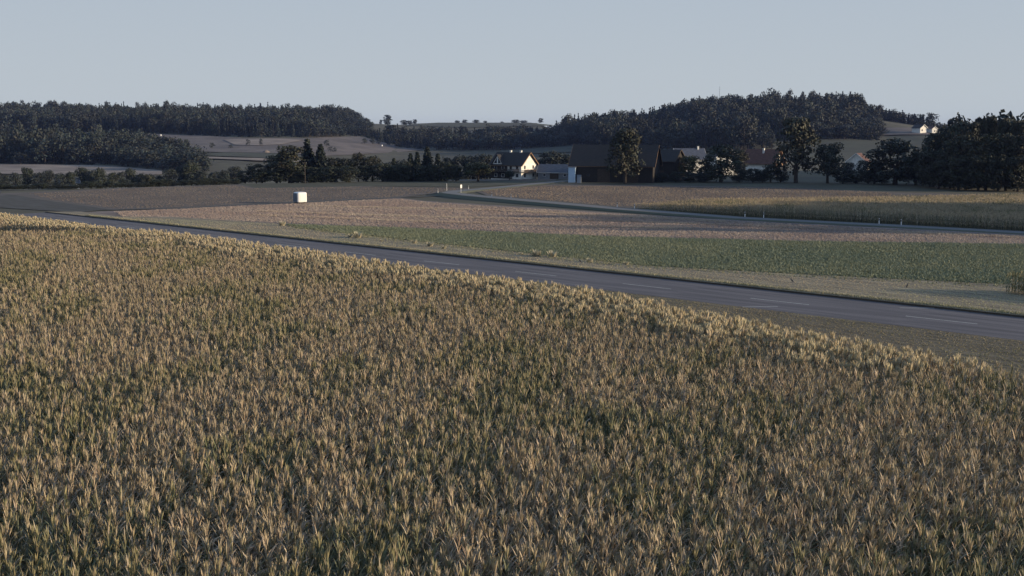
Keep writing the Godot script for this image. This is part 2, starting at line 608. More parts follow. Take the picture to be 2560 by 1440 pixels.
# every tree that can be told apart: x, d, height, width, kind, leaf tone, words
const TREES := [
	[-81.6, 352, 6.3, 7.7, "bush", 0, "belt_bush"],
	[-85.2, 352, 4.2, 6.4, "bush", 1, "belt_bush"],
	[-76.0, 356, 9.1, 9.6, "round", 1, "belt_tree"],
	[-71.4, 354, 12.2, 13.4, "full", 2, "belt_big"],
	[-66.9, 362, 13.9, 12.7, "spruce", 0, "belt_spruce_tall"],
	[-62.3, 360, 12.2, 11.3, "spruce", 0, "belt_spruce_short"],
	[-58.2, 362, 8.1, 7.4, "round", 2, "belt_tree"],
	[-54.2, 362, 7.8, 6.6, "round", 2, "belt_tree"],
	[-50.4, 362, 9.6, 6.1, "round", 2, "belt_tree"],
	[-45.8, 362, 8.5, 7.4, "round", 2, "belt_tree"],
	[-38.9, 364, 7.4, 7.4, "spruce", 1, "belt_small_spruce"],
	[-33.4, 364, 9.0, 8.0, "spruce", 1, "belt_small_spruce"],
	[-31.2, 364, 9.4, 8.0, "spruce", 1, "belt_small_spruce"],
	[-24.4, 364, 8.8, 8.5, "spruce", 1, "belt_small_spruce"],
	[-28.0, 366, 11.2, 10.1, "spruce", 0, "belt_spruce_lone"],
	[-79.7, 352, 4.2, 7.7, "bush", 1, "belt_bush"],
	[-74.0, 352, 4.6, 8.5, "bush", 1, "belt_bush"],
	[-68.2, 352, 4.8, 7.7, "bush", 1, "belt_bush"],
	[-63.1, 352, 5.0, 7.7, "bush", 1, "belt_bush"],
	[-57.4, 352, 5.3, 7.7, "bush", 1, "belt_bush"],
	[-52.3, 352, 5.3, 7.7, "bush", 1, "belt_bush"],
	[-47.3, 358, 5.4, 7.8, "bush", 1, "belt_bush"],
	[-42.1, 358, 6.1, 7.8, "bush", 1, "belt_bush"],
	[-37.0, 358, 5.3, 7.3, "bush", 1, "belt_bush"],
	[-34.3, 358, 6.4, 6.5, "bush", 1, "belt_bush"],
	[-29.8, 358, 5.3, 6.5, "bush", 1, "belt_bush"],
	[-25.3, 358, 5.6, 6.0, "bush", 1, "belt_bush"],
	[-21.4, 358, 6.6, 5.7, "bush", 1, "belt_bush"],
	[-18.2, 358, 5.6, 4.7, "bush", 1, "belt_bush"],
	[-11.0, 356, 6.9, 10.6, "broad", 3, "orchard"],
	[-0.8, 366, 3.5, 3.7, "broad", 1, "garden_small"],
	[-53.6, 470, 13.2, 7.5, "round", 4, "behind_tree"],
	[-46.8, 470, 14.0, 10.3, "round", 4, "behind_tree"],
	[-27.2, 470, 13.7, 10.3, "round", 4, "behind_tree"],
	[-22.1, 470, 14.3, 9.6, "round", 4, "behind_tree"],
	[-16.7, 470, 13.5, 10.3, "round", 4, "behind_tree"],
	[-11.4, 470, 13.9, 10.3, "round", 4, "behind_tree"],
	[11.1, 470, 9.6, 10.3, "round", 4, "behind_tree"],
	[17.8, 470, 11.5, 15.4, "round", 4, "behind_tree"],
	[25.2, 470, 8.8, 12.0, "round", 4, "behind_tree"],
	[-6.0, 470, 12.0, 8.6, "round", 4, "behind_tree"],
	[35.2, 343, 17.1, 13.5, "tall", 2, "barn_tree"],
	[57.9, 362, 8.4, 8.7, "round", 3, "olive_bush"],
	[62.5, 358, 6.6, 7.0, "bush", 1, "garden_bush"],
	[67.1, 354, 12.1, 15.0, "full", 1, "dark_dense"],
	[79.6, 385, 10.1, 6.5, "round", 2, "roof_tree"],
	[78.2, 470, 8.2, 8.6, "round", 4, "behind_tree"],
	[47.9, 352, 3.0, 5.1, "bush", 0, "garden_bush"],
	[52.3, 352, 3.5, 5.6, "bush", 0, "garden_bush"],
	[56.8, 352, 3.2, 6.4, "bush", 0, "garden_bush"],
	[61.3, 352, 3.0, 6.4, "bush", 0, "garden_bush"],
	[72.7, 352, 3.9, 6.4, "bush", 0, "garden_bush"],
	[76.8, 352, 4.5, 6.9, "bush", 0, "garden_bush"],
	[80.0, 352, 4.0, 6.4, "bush", 0, "garden_bush"],
	[85.7, 352, 4.5, 5.9, "bush", 0, "garden_bush"],
	[103.2, 344, 4.8, 7.0, "bush", 0, "garden_bush"],
	[107.2, 344, 4.0, 7.0, "bush", 0, "garden_bush"],
	[111.2, 344, 4.3, 7.5, "bush", 0, "garden_bush"],
	[115.4, 344, 3.5, 6.3, "bush", 0, "garden_bush"],
	[82.5, 352, 5.8, 7.4, "round", 1, "garden_tree"],
	[89.8, 349, 20.9, 16.8, "tall", 2, "landmark"],
	[99.0, 346, 12.8, 11.6, "round", 0, "village_round"],
	[112.7, 343, 7.5, 8.0, "round", 0, "garden_tree"],
	[121.9, 400, 5.1, 5.8, "round", 0, "garden_tree"],
	[125.5, 395, 6.0, 5.2, "round", 0, "garden_tree"],
	[117.4, 338, 14.1, 19.2, "full", 0, "broad_dark"],
	[122.6, 335, 10.6, 10.3, "full", 1, "wood_tree"],
	[124.6, 326, 16.5, 10.0, "round", 0, "wood_tree"],
	[135.0, 345, 18.1, 8.0, "round", 0, "wood_tree"],
	[130.1, 322, 19.7, 11.0, "round", 0, "wood_tree"],
	[136.6, 327, 19.1, 7.1, "tall", 2, "wood_tree"],
	[135.5, 318, 20.2, 5.8, "tall", 2, "wood_tree"],
	[137.4, 317, 20.7, 5.1, "tall", 2, "wood_tree"],
	[139.6, 315, 19.9, 5.7, "tall", 2, "wood_tree"],
	[141.6, 313, 19.0, 6.2, "tall", 2, "wood_tree"],
	[143.1, 311, 19.5, 6.1, "tall", 2, "wood_tree"],
	[146.3, 312, 19.2, 6.8, "tall", 2, "wood_tree"],
	[126.9, 308, 15.9, 10.1, "full", 2, "wood_tree"],
	[130.7, 304, 15.7, 10.0, "full", 2, "wood_tree"],
	[135.3, 302, 15.9, 9.9, "full", 2, "wood_tree"],
	[139.8, 300, 15.9, 10.3, "full", 2, "wood_tree"],
	[124.1, 312, 14.2, 9.8, "full", 2, "wood_tree"],
	[121.4, 320, 11.1, 9.8, "full", 2, "wood_tree"],
	[120.8, 312, 8.1, 8.0, "full", 2, "wood_tree"],
	[123.6, 305, 9.3, 8.9, "full", 2, "wood_tree"],
	[127.4, 301, 10.0, 8.8, "full", 2, "wood_tree"],
	[131.9, 299, 10.0, 8.7, "full", 2, "wood_tree"],
	[136.4, 297, 10.0, 8.7, "full", 2, "wood_tree"],
	[-212.7, 454.2, 9.5, 6.6, "round", 4, "valley_tree"],
	[-213.2, 463.8, 8.5, 6.1, "round", 4, "valley_tree"],
	[-199.9, 444.0, 9.9, 5.5, "round", 4, "valley_tree"],
	[-217.4, 495.1, 10.4, 6.5, "round", 1, "valley_tree"],
	[-208.7, 485.9, 8.4, 6.4, "round", 4, "valley_tree"],
	[-198.5, 472.2, 9.9, 6.5, "round", 4, "valley_tree"],
	[-184.5, 450.4, 9.4, 5.6, "round", 4, "valley_tree"],
	[-181.2, 452.9, 9.9, 5.9, "round", 1, "valley_tree"],
	[-190.7, 489.7, 10.5, 7.9, "round", 1, "valley_tree"],
	[-186.1, 488.0, 9.4, 5.3, "round", 4, "valley_tree"],
	[-171.1, 458.6, 11.4, 5.7, "round", 1, "valley_tree"],
	[-175.1, 483.9, 8.5, 6.0, "round", 1, "valley_tree"],
	[-174.7, 492.8, 8.5, 5.4, "round", 4, "valley_tree"],
	[-164.7, 476.4, 10.6, 5.9, "round", 1, "valley_tree"],
	[-158.3, 470.4, 8.6, 5.8, "round", 4, "valley_tree"],
	[-154.2, 468.4, 8.3, 5.8, "round", 4, "valley_tree"],
	[-158.7, 496.1, 6.6, 5.4, "round", 1, "valley_tree"],
	[-146.5, 472.9, 10.6, 6.9, "round", 4, "valley_tree"],
	[-148.3, 494.5, 11.3, 7.2, "round", 4, "valley_tree"],
	[-143.3, 492.9, 13.1, 8.3, "round", 1, "valley_tree"],
	[-132.2, 470.5, 9.8, 6.9, "round", 4, "valley_tree"],
	[-128.5, 475.9, 9.1, 6.9, "round", 4, "valley_tree"],
	[-117.3, 449.7, 10.7, 6.6, "round", 4, "valley_tree"],
	[-122.5, 488.8, 11.1, 7.8, "round", 4, "valley_tree"],
	[-131.8, 400, 9.9, 5.8, "broad", 2, "valley_rusty"],
	[-115.8, 330, 2.4, 4.1, "bush", 0, "dark_bush"],
	[-145.3, 309.2, 1.0, 5.1, "bush", 1, "edge_bush"],
	[-143.0, 310.1, 1.6, 5.1, "bush", 1, "edge_bush"],
	[-140.5, 310.6, 1.1, 5.2, "bush", 0, "edge_bush"],
	[-138.3, 311.7, 1.4, 4.0, "bush", 1, "edge_bush"],
	[-135.9, 312.4, 1.3, 4.4, "bush", 1, "edge_bush"],
	[-133.4, 313.0, 1.7, 4.0, "bush", 1, "edge_bush"],
	[-131.3, 314.6, 1.0, 3.7, "bush", 0, "edge_bush"],
	[-128.9, 315.5, 1.3, 5.0, "bush", 0, "edge_bush"],
	[-126.6, 316.4, 1.1, 5.8, "bush", 1, "edge_bush"],
	[-124.2, 317.4, 1.5, 3.6, "bush", 0, "edge_bush"],
	[-122.2, 319.4, 2.1, 5.9, "bush", 1, "edge_bush"],
	[-119.8, 320.5, 0.9, 4.2, "bush", 0, "edge_bush"],
	[-117.5, 321.8, 1.9, 4.5, "bush", 0, "edge_bush"],
	[-115.4, 324.0, 1.3, 4.0, "bush", 1, "edge_bush"],
	[-113.1, 325.4, 1.3, 4.1, "bush", 0, "edge_bush"],
	[-110.7, 326.8, 1.3, 3.5, "bush", 0, "edge_bush"],
	[-108.4, 328.4, 1.5, 4.4, "bush", 1, "edge_bush"],
	[-106.0, 329.9, 2.2, 4.9, "bush", 1, "edge_bush"],
	[-103.9, 332.4, 2.2, 4.6, "bush", 0, "edge_bush"],
	[-101.5, 334.0, 1.0, 3.7, "bush", 0, "edge_bush"],
	[-99.1, 335.7, 1.7, 5.9, "bush", 0, "edge_bush"],
	[-96.6, 337.4, 1.6, 5.0, "bush", 1, "edge_bush"],
	[-94.1, 339.2, 2.2, 3.8, "bush", 1, "edge_bush"],
	[-91.6, 340.9, 1.9, 4.5, "bush", 0, "edge_bush"],
	[-89.3, 343.2, 1.5, 4.1, "bush", 1, "edge_bush"],
	[-86.7, 344.9, 1.5, 4.0, "bush", 1, "edge_bush"],
	[-264.4, 976, 5.5, 5.7, "round", 4, "field_tree"],
	[-247.9, 976, 3.8, 5.0, "round", 4, "field_tree"],
	[-240.4, 1009, 6.8, 4.4, "round", 4, "field_tree"],
	[-229.4, 1012, 7.2, 4.4, "round", 4, "field_tree"],
	[-176.7, 1057, 7.2, 6.2, "round", 4, "field_tree"],
	[-161.2, 1009, 4.9, 5.1, "round", 4, "field_tree"],
	[-165.0, 1006, 5.3, 5.1, "round", 4, "field_tree"],
	[-153.2, 1153, 6.8, 7.6, "round", 4, "field_tree"],
	[-146.7, 1168, 7.8, 7.7, "round", 4, "field_tree"],
	[-141.9, 1177, 5.9, 6.0, "round", 4, "field_tree"],
	[-211.4, 1790, 7.7, 5.9, "bush", 4, "sky_tree"],
	[-201.0, 1790, 16.8, 17.0, "bush", 4, "sky_tree"],
	[-174.0, 1790, 8.2, 14.3, "bush", 4, "sky_tree"],
	[-165.0, 1790, 7.0, 11.7, "bush", 4, "sky_tree"],
	[-156.6, 1790, 8.2, 8.5, "bush", 4, "sky_tree"],
	[-88.3, 1790, 4.3, 10.4, "bush", 4, "sky_tree"],
	[-76.1, 1790, 5.6, 10.4, "bush", 4, "sky_tree"],
	[-58.0, 1790, 5.6, 13.0, "bush", 4, "sky_tree"],
	[-43.2, 1790, 3.7, 7.8, "bush", 4, "sky_tree"],
	[-16.1, 1790, 2.4, 7.8, "bush", 4, "sky_tree"],
	[6.4, 1790, 5.6, 17.0, "bush", 4, "sky_tree"],
	[19.3, 1790, 4.3, 14.3, "bush", 4, "sky_tree"],
	[46.4, 1790, 7.9, 9.8, "bush", 4, "sky_tree"],
]

# ---------- the scene ----------
func _ready() -> void:
	rng.seed = 77
	patch_noise.seed = 5
	patch_noise.frequency = 0.06
	patch_noise.fractal_octaves = 3
	set_view()
	make_materials()
	make_land()
	make_roads()
	make_woods()
	make_trees()
	make_village()
	make_maize()
	make_ground_cover()
	make_small_things()

func set_view() -> void:
	var cam := Camera3D.new()
	cam.name = "camera"
	cam.fov = 29.38
	cam.near = 0.5
	cam.far = 6000.0
	add_child(cam)
	cam.position = Vector3(0, 16, 0)
	cam.rotation_degrees = Vector3(-8.107, 0, 0)
	cam.current = true
	var sky_mat := ProceduralSkyMaterial.new()
	sky_mat.sky_top_color = Color(0.43, 0.55, 0.70)
	sky_mat.sky_horizon_color = Color(0.675, 0.703, 0.72)
	sky_mat.sky_curve = 0.3
	sky_mat.ground_horizon_color = Color(0.55, 0.55, 0.56)
	sky_mat.ground_bottom_color = Color(0.30, 0.28, 0.25)
	sky_mat.sun_angle_max = 25.0
	var sky := Sky.new()
	sky.sky_material = sky_mat
	var env := Environment.new()
	env.background_mode = Environment.BG_SKY
	env.sky = sky
	env.tonemap_mode = Environment.TONE_MAPPER_LINEAR
	env.tonemap_exposure = 1.25
	env.fog_enabled = true
	env.fog_density = 0.00004
	env.fog_light_color = Color(0.62, 0.72, 1.0)
	env.sdfgi_enabled = true
	env.ssao_enabled = true
	env.ssil_enabled = true
	var we := WorldEnvironment.new()
	we.name = "world_environment"
	we.environment = env
	add_child(we)
	var sun := DirectionalLight3D.new()
	sun.name = "sun"
	sun.light_energy = 1.6
	sun.light_color = Color(1.0, 0.90, 0.75)
	sun.light_angular_distance = 0.55
	sun.shadow_enabled = true
	add_child(sun)
	var el := deg_to_rad(9.5)
	var from := Vector3(0.985 * cos(el), sin(el), 0.174 * cos(el))
	sun.look_at_from_position(from * 100.0, Vector3.ZERO, Vector3.UP)

func make_materials() -> void:
	var g1 := grain(11, 0.012, Color(0.68, 0.68, 0.70), Color(1, 1, 1), 256)
	var g2 := grain(12, 0.02, Color(0.62, 0.63, 0.62), Color(1, 1, 1), 256)
	var rows := grain(13, 0.05, Color(0.62, 0.60, 0.58), Color(1, 1, 1), 512, 8)
	var fine := grain(14, 0.05, Color(0.66, 0.66, 0.66), Color(1, 1, 1), 256)
	var streaks := grain(19, 0.035, Color(0.66, 0.66, 0.69), Color(1.0, 1.0, 1.0), 512, 16)
	var plaster := grain(15, 0.02, Color(0.86, 0.86, 0.85), Color(1, 1, 1), 128)
	var boards := grain(16, 0.06, Color(0.55, 0.52, 0.50), Color(1, 1, 1), 256, 8)
	M.ground = surface(lin(0.11, 0.105, 0.06), g1, fine, 0.35)
	M.soil = surface(lin(0.13, 0.10, 0.07), g2, fine, 0.8)
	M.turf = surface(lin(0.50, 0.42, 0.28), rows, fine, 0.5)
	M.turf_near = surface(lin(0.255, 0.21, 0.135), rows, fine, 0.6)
	M.asphalt = surface(lin(0.21, 0.193, 0.205), streaks, fine, 0.9, 0.85)
	M.road = surface(lin(0.15, 0.15, 0.16), g1, fine, 0.8, 0.85)
	M.crop = surface(lin(0.19, 0.215, 0.145), rows, fine, 0.5)
	M.stubble = surface(lin(0.375, 0.295, 0.265), rows, fine, 0.6)
	M.stubble_grey = surface(lin(0.18, 0.15, 0.135), rows, fine, 0.4)
	M.fallow = surface(lin(0.08, 0.085, 0.085), rows, fine, 0.4)
	M.meadow = surface(lin(0.075, 0.085, 0.05), g2, fine, 0.4)
	M.hay = surface(lin(0.42, 0.34, 0.28), g1, fine, 0.3)
	M.hay_dim = surface(lin(0.215, 0.18, 0.165), g1, fine, 0.3)
	M.far_grass = surface(lin(0.058, 0.072, 0.042), g1, fine, 0.2)
	M.paint = walling(lin(0.52, 0.52, 0.50), plaster, 0.4)
	M.maize = leafy(Color.WHITE, 0.45)
	M.tuft = leafy(Color.WHITE, 0.3)
	M.bark = walling(lin(0.06, 0.05, 0.04), boards, 0.5, 0.95)
	for i in 5:
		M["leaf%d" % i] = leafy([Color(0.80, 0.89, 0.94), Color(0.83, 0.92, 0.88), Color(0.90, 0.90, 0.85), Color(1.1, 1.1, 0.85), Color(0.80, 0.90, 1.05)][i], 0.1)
	M.white = walling(lin(0.80, 0.79, 0.76), plaster, 0.3)
	M.plaster_shaded = walling(lin(0.22, 0.23, 0.26), plaster, 0.3)  # white wall of the outbuilding, its dim shade put into the colour
	M.white_paint = solid(lin(0.72, 0.72, 0.72), 0.5)
	M.tile_red = walling(lin(0.16, 0.075, 0.055), boards, 0.25, 0.8)
	M.tile_brown = walling(lin(0.034, 0.03, 0.03), boards, 0.25, 0.8)
	M.slate = walling(lin(0.10, 0.12, 0.17), boards, 0.25, 0.6)
	M.timber = walling(lin(0.085, 0.062, 0.045), boards, 0.4, 0.85)
	M.timber_dark = walling(lin(0.03, 0.026, 0.024), boards, 0.4, 0.85)
	M.wood_pale = walling(lin(0.32, 0.20, 0.12), boards, 0.4, 0.8)
	M.pole_wood = walling(lin(0.15, 0.125, 0.105), boards, 0.4, 0.9)
	M.sheet_blue = solid(lin(0.42, 0.56, 0.72), 0.45)
	M.shade_navy = solid(lin(0.07, 0.10, 0.15), 0.5)  # dark blue that carries the shade of the cabin end
	M.sheet_grey = solid(lin(0.20, 0.24, 0.30), 0.5)
	M.glass = solid(lin(0.03, 0.035, 0.045), 0.08)
	M.black = solid(lin(0.02, 0.02, 0.02), 0.6)
	M.feather = solid(lin(0.018, 0.018, 0.022), 0.45)
	M.reflector = solid(lin(0.7, 0.35, 0.1), 0.3)
	M.brick = walling(lin(0.28, 0.2, 0.17), plaster, 0.5)

func make_land() -> void:
	# one sheet of ground out to the horizon
	var s := SurfaceTool.new()
	s.begin(Mesh.PRIMITIVE_TRIANGLES)
	var xs := []
	var ds := []
	var x := -4000.0
	while x <= 4000.0:
		xs.append(x)
		x += 35.0 if absf(x) < 900.0 else 200.0
	var d := -400.0
	while d <= 5000.0:
		ds.append(d)
		d += 30.0 if d < 2000.0 else 200.0
	for j in ds.size():
		for i in xs.size():
			s.set_normal(slope_normal(xs[i], ds[j]))
			s.set_uv(Vector2(xs[i], ds[j]) / 90.0)
			s.add_vertex(on_land(xs[i], ds[j], -0.08))
	for j in ds.size() - 1:
		for i in xs.size() - 1:
			var a: int = j * xs.size() + i
			var b: int = a + xs.size()
			for k in [a, b, a + 1, a + 1, b, b + 1]:
				s.add_index(k)
	s.generate_tangents()
	structure("ground", s.commit(), M.ground)

	var across := Vector2(0.81, 0.59)
	field("maize_field_soil", [-260, 8, 90, 8, 70, 20, 45, 45, 29.7, 62.4, 20.9, 73.1, 7, 96.8, -5.9, 108.7, -36, 141.8, -90, 194, -160, 262, -260, 262], 0.0, M.soil, "dark bare soil under the tall maize in front")
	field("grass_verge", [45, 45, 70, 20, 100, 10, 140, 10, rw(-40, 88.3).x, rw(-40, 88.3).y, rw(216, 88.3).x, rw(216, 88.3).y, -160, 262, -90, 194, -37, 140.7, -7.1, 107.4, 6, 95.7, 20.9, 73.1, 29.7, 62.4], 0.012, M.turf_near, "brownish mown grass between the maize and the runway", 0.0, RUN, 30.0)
	# mown strip beyond the runway: turf that stands a hand above the asphalt
	var far_strip := [rw(-60, 99.3), rw(216, 99.3), Vector2(-86, 219), Vector2(-73.3, 205.6), Vector2(-63.6, 205.2), Vector2(-51.9, 197.8), Vector2(-41.1, 190.9), Vector2(-37.6, 183.7), Vector2(-16.6, 161.9), Vector2(1.1, 144.2), Vector2(15.3, 129.9), Vector2(32.2, 121.9), Vector2(52.9, 113), Vector2(90, 82), Vector2(130, 50)]
	var fp := PackedVector2Array()
	for p in far_strip:
		fp.append(p)
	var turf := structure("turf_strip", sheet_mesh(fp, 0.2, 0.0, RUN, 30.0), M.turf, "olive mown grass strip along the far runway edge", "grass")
	var lip := st_new()
	for i in fp.size():
		var a := fp[i]
		var b := fp[(i + 1) % fp.size()]
		quad(lip, Vector3(a.x, -0.05, -a.y), Vector3(b.x, -0.05, -b.y), Vector3(b.x, 0.2, -b.y), Vector3(a.x, 0.2, -a.y))
	part("turf_edge", done(lip), M.soil, turf)
	field("green_crop_field", [-40.6, 191.7, -37.6, 183.7, -16.6, 161.9, 1.1, 144.2, 15.3, 129.9, 32.2, 121.9, 52.9, 113, 90, 82, 112, 100, 112, 139, 95, 147.5, 73.1, 156.1, 42.3, 160.7, 13.5, 168.1, -18.8, 183.7], 0.06, M.crop, "green young crop field beside the grass strip", 0.0, across, 30.0)
	field("stubble_field", [-40.6, 191.7, -18.8, 183.7, 13.5, 168.1, 42.3, 160.7, 73.1, 156.1, 95, 147.5, 112, 139, 112, 145, 81.4, 170.5, 64.4, 183, 42.1, 198.8, 21.1, 217, 4.2, 234, -7.1, 244, -20.2, 256, -27.3, 267.7, -35.9, 259.8, -48.8, 248.1, -59.4, 239.9, -69.5, 229.9, -82, 222.9, -86, 219, -73.3, 205.6, -63.6, 205.2, -51.9, 197.8, -41.1, 190.9], 0.016, M.stubble, "pinkish brown stubble field between green crop and country road", 0.0, Vector2(0.9, -0.43), 40.0)
	field("harvested_field", [-133.5, 286.8, -112.3, 315.5, -83.3, 337.2, -73.4, 315.5, -44.8, 324.8, -11.6, 316, -14, 300, -21, 285, -27.3, 270, -35.9, 262, -48.8, 250.5, -59.4, 242.5, -69.5, 232.5, -82, 225.5, -84.1, 227.5, -110.6, 259.8, -129.3, 277.8], 0.02, M.stubble_grey, "grey brown harvested field beyond the farm track", 0.0, Vector2(0.8, 0.6), 40.0)
	field("fallow_field", [-200, 290, -139, 300, -129.3, 277.8, -110.6, 259.8, -84.1, 227.5, -86, 219, -120, 240, -200, 250], 0.024, M.fallow, "dark fallow wedge between maize and harvested field", 0.0, RUN, 40.0)
	field("meadow", [-83.3, 337.2, -60, 350, -36.8, 363, 14.5, 363, 14, 350.6, -11.6, 320.1, -44.8, 324.8, -73.4, 315.5], 0.028, M.meadow, "green meadow darkened for tree shade in front of the tree belt", 0.0, Vector2(0.95, 0.2), 30.0)  # grass colour deepened to carry part of the shadow of the trees
	field("hay_strip", [-44, 363, -24.2, 372, 15, 375, 14.5, 363], 0.032, M.stubble_grey, "pale strip of ground in front of the farm house", 0.0, Vector2(1, 0), 30.0)
	field("stubble_field", [-10.8, 302, 13.4, 336, 45.5, 331, 77.9, 317, 102, 292, 140, 275, 140, 250, 91.2, 262, 60.7, 250, 31, 232, 26, 230, 22, 236, 5, 260, -6, 276], 0.02, M.stubble_grey, "mauve brown stubble field in front of the barn", 0.0, Vector2(0.98, -0.15), 40.0)
	# fields on the far slopes
	var cw := Vector2(0.9, 0.3)
	field("hill_field", [-480, 1195, -435, 1196, -373, 1172, -316, 1148, -258, 1112, -213, 1132, -171, 1246, -151, 1226, -92, 1154, -125, 1076, -164, 944, -198, 929, -241, 926, -267, 935, -312, 1028, -383, 1118], 0.5, M.hay_dim, "pale harvested hillside below the wooded ridge", 20.0, cw, 120.0)
	field("hill_field", [-282, 1085, -256, 1105, -225, 1110, -208, 1109, -216, 1031, -234, 1010, -253, 1013], 0.9, M.hay, "brightest straw coloured patch on the hillside", 15.0, cw, 120.0)
	field("hill_field", [-261, 908, -240, 923, -194, 926, -162, 935, -182, 866, -254, 887], 0.5, M.far_grass, "bluish grey strip below the hillside trees", 15.0, cw, 120.0)
	field("hill_field", [-250, 872, -225, 863, -181, 860, -153, 881, -149, 857, -193, 833, -243, 851], 0.8, M.hay, "narrow pale strip low on the hillside", 10.0, cw, 120.0)
	field("hill_field", [-400, 785, -367, 779, -333, 779, -293, 770, -267, 752, -225, 710, -210, 662, -228, 641, -266, 650, -316, 671, -400, 680], 0.5, M.hay, "pale valley field below the dark wood", 15.0, cw, 120.0)
	field("hill_field", [-150, 1900, -150, 1600, -60, 1560, 60, 1600, 60, 1900], 0.6, M.far_grass, "olive field on the skyline saddle", 30.0, cw, 120.0)
	field("hill_field", [185, 690, 330, 690, 450, 1010, 338, 1028, 345, 990, 275, 988, 216, 890], 0.5, M.far_grass, "dull bluish green field on the slope behind the village", 30.0, cw, 120.0)
	field("hill_field", [335, 1035, 400, 1022, 410, 1090, 345, 1100], 0.9, M.hay_dim, "small pale field beside the wooded hill", 30.0, cw, 120.0)
	field("hill_field", [-10, 1040, 100, 1000, 110, 1150, 0, 1110], 0.6, M.far_grass, "dim sloping pasture behind the farm house roof", 30.0, cw, 120.0)

func make_roads() -> void:
	var run := PackedVector2Array([rw(-50, 88.2), rw(-50, 99.3), rw(216, 99.3), rw(216, 88.2)])
	var runway := structure("runway", sheet_mesh(run, 0.02, 0.0, RUN, 24.0), M.asphalt, "grey asphalt runway with white centre dashes", "runway")
	var dashes := []
	for i in range(-3, 13):
		dashes.append([rw(32.2 + 15.35 * i, 93.4), rw(38.3 + 15.35 * i, 93.3)])
	dashes.append([Vector2(21.2, 99.8), Vector2(24.5, 100.0)])
	dashes.append([Vector2(35.5, 99.3), Vector2(38.6, 99.1)])
	for l in dashes:
		part("marking", sheet_mesh(strip_poly(l, 0.08), 0.026), M.paint, runway)
	# country road on a low bank, with the turning into the hamlet
	var line := [Vector2(150, 119), Vector2(118, 144), Vector2(81.4, 174.1), Vector2(64.4, 187.4), Vector2(42.1, 203.3), Vector2(22.2, 225.2), Vector2(1.8, 252), Vector2(-10, 268), Vector2(-16, 280), Vector2(-15, 292), Vector2(-8, 306), Vector2(3, 330), Vector2(14.1, 353), Vector2(22, 366)]
	var bank := st_new()
	var hs := [0.1, 0.1, 0.12, 0.15, 0.2, 0.35, 0.55, 0.65, 0.6, 0.4, 0.25, 0.15, 0.1, 0.1]
	var edge := []
	for i in line.size():
		var dir: Vector2 = (line[mini(i + 1, line.size() - 1)] - line[maxi(i - 1, 0)]).normalized()
		var o := Vector2(-dir.y, dir.x)
		var row := []
		for k in [-2.7 - hs[i] * 1.6, -2.5, -1.9, 1.9, 2.5, 2.7 + hs[i] * 1.6]:
			var q: Vector2 = line[i] + o * k
			row.append(Vector3(q.x, -0.02 if absf(k) > 2.55 else hs[i], -q.y))
		edge.append(row)
	var top := st_new()
	for i in line.size() - 1:
		for k in 5:
			if k == 2:
				continue
			quad(bank, edge[i][k], edge[i][k + 1], edge[i + 1][k + 1], edge[i + 1][k])
		quad(top, edge[i][2] + Vector3.UP * 0.01, edge[i][3] + Vector3.UP * 0.01, edge[i + 1][3] + Vector3.UP * 0.01, edge[i + 1][2] + Vector3.UP * 0.01)
	M.verge = solid(lin(0.075, 0.08, 0.055), 0.95)
	M.road_top = solid(lin(0.13, 0.13, 0.135), 0.9)
	var road := structure("road", done(top), M.road_top, "narrow grey country road running to the hamlet", "road")
	part("road_bank", done(bank), M.verge, road)
	var track := structure("farm_track", sheet_mesh(strip_poly([Vector2(-130, 282), Vector2(-108, 254), Vector2(-84, 226.5), Vector2(-69.5, 231.2), Vector2(-59.4, 241.2), Vector2(-48.8, 249.3), Vector2(-35.9, 261), Vector2(-27.3, 269), Vector2(-18, 277)], 1.5), 0.03), M.fallow, "dark rutted farm track between two harvested fields", "track")
	for l in [[Vector2(-4, 291), Vector2(23.7, 296.5), Vector2(55.3, 292.5), Vector2(95, 277)], [Vector2(-92, 300), Vector2(-60, 306), Vector2(-25, 306)]]:
		structure("grass_baulk", sheet_mesh(strip_poly(l, 0.9), 0.034), M.fallow, "thin dark grass baulk crossing the " + ("stubble before the barn" if l[0].x > -50.0 else "harvested field"), "grass")

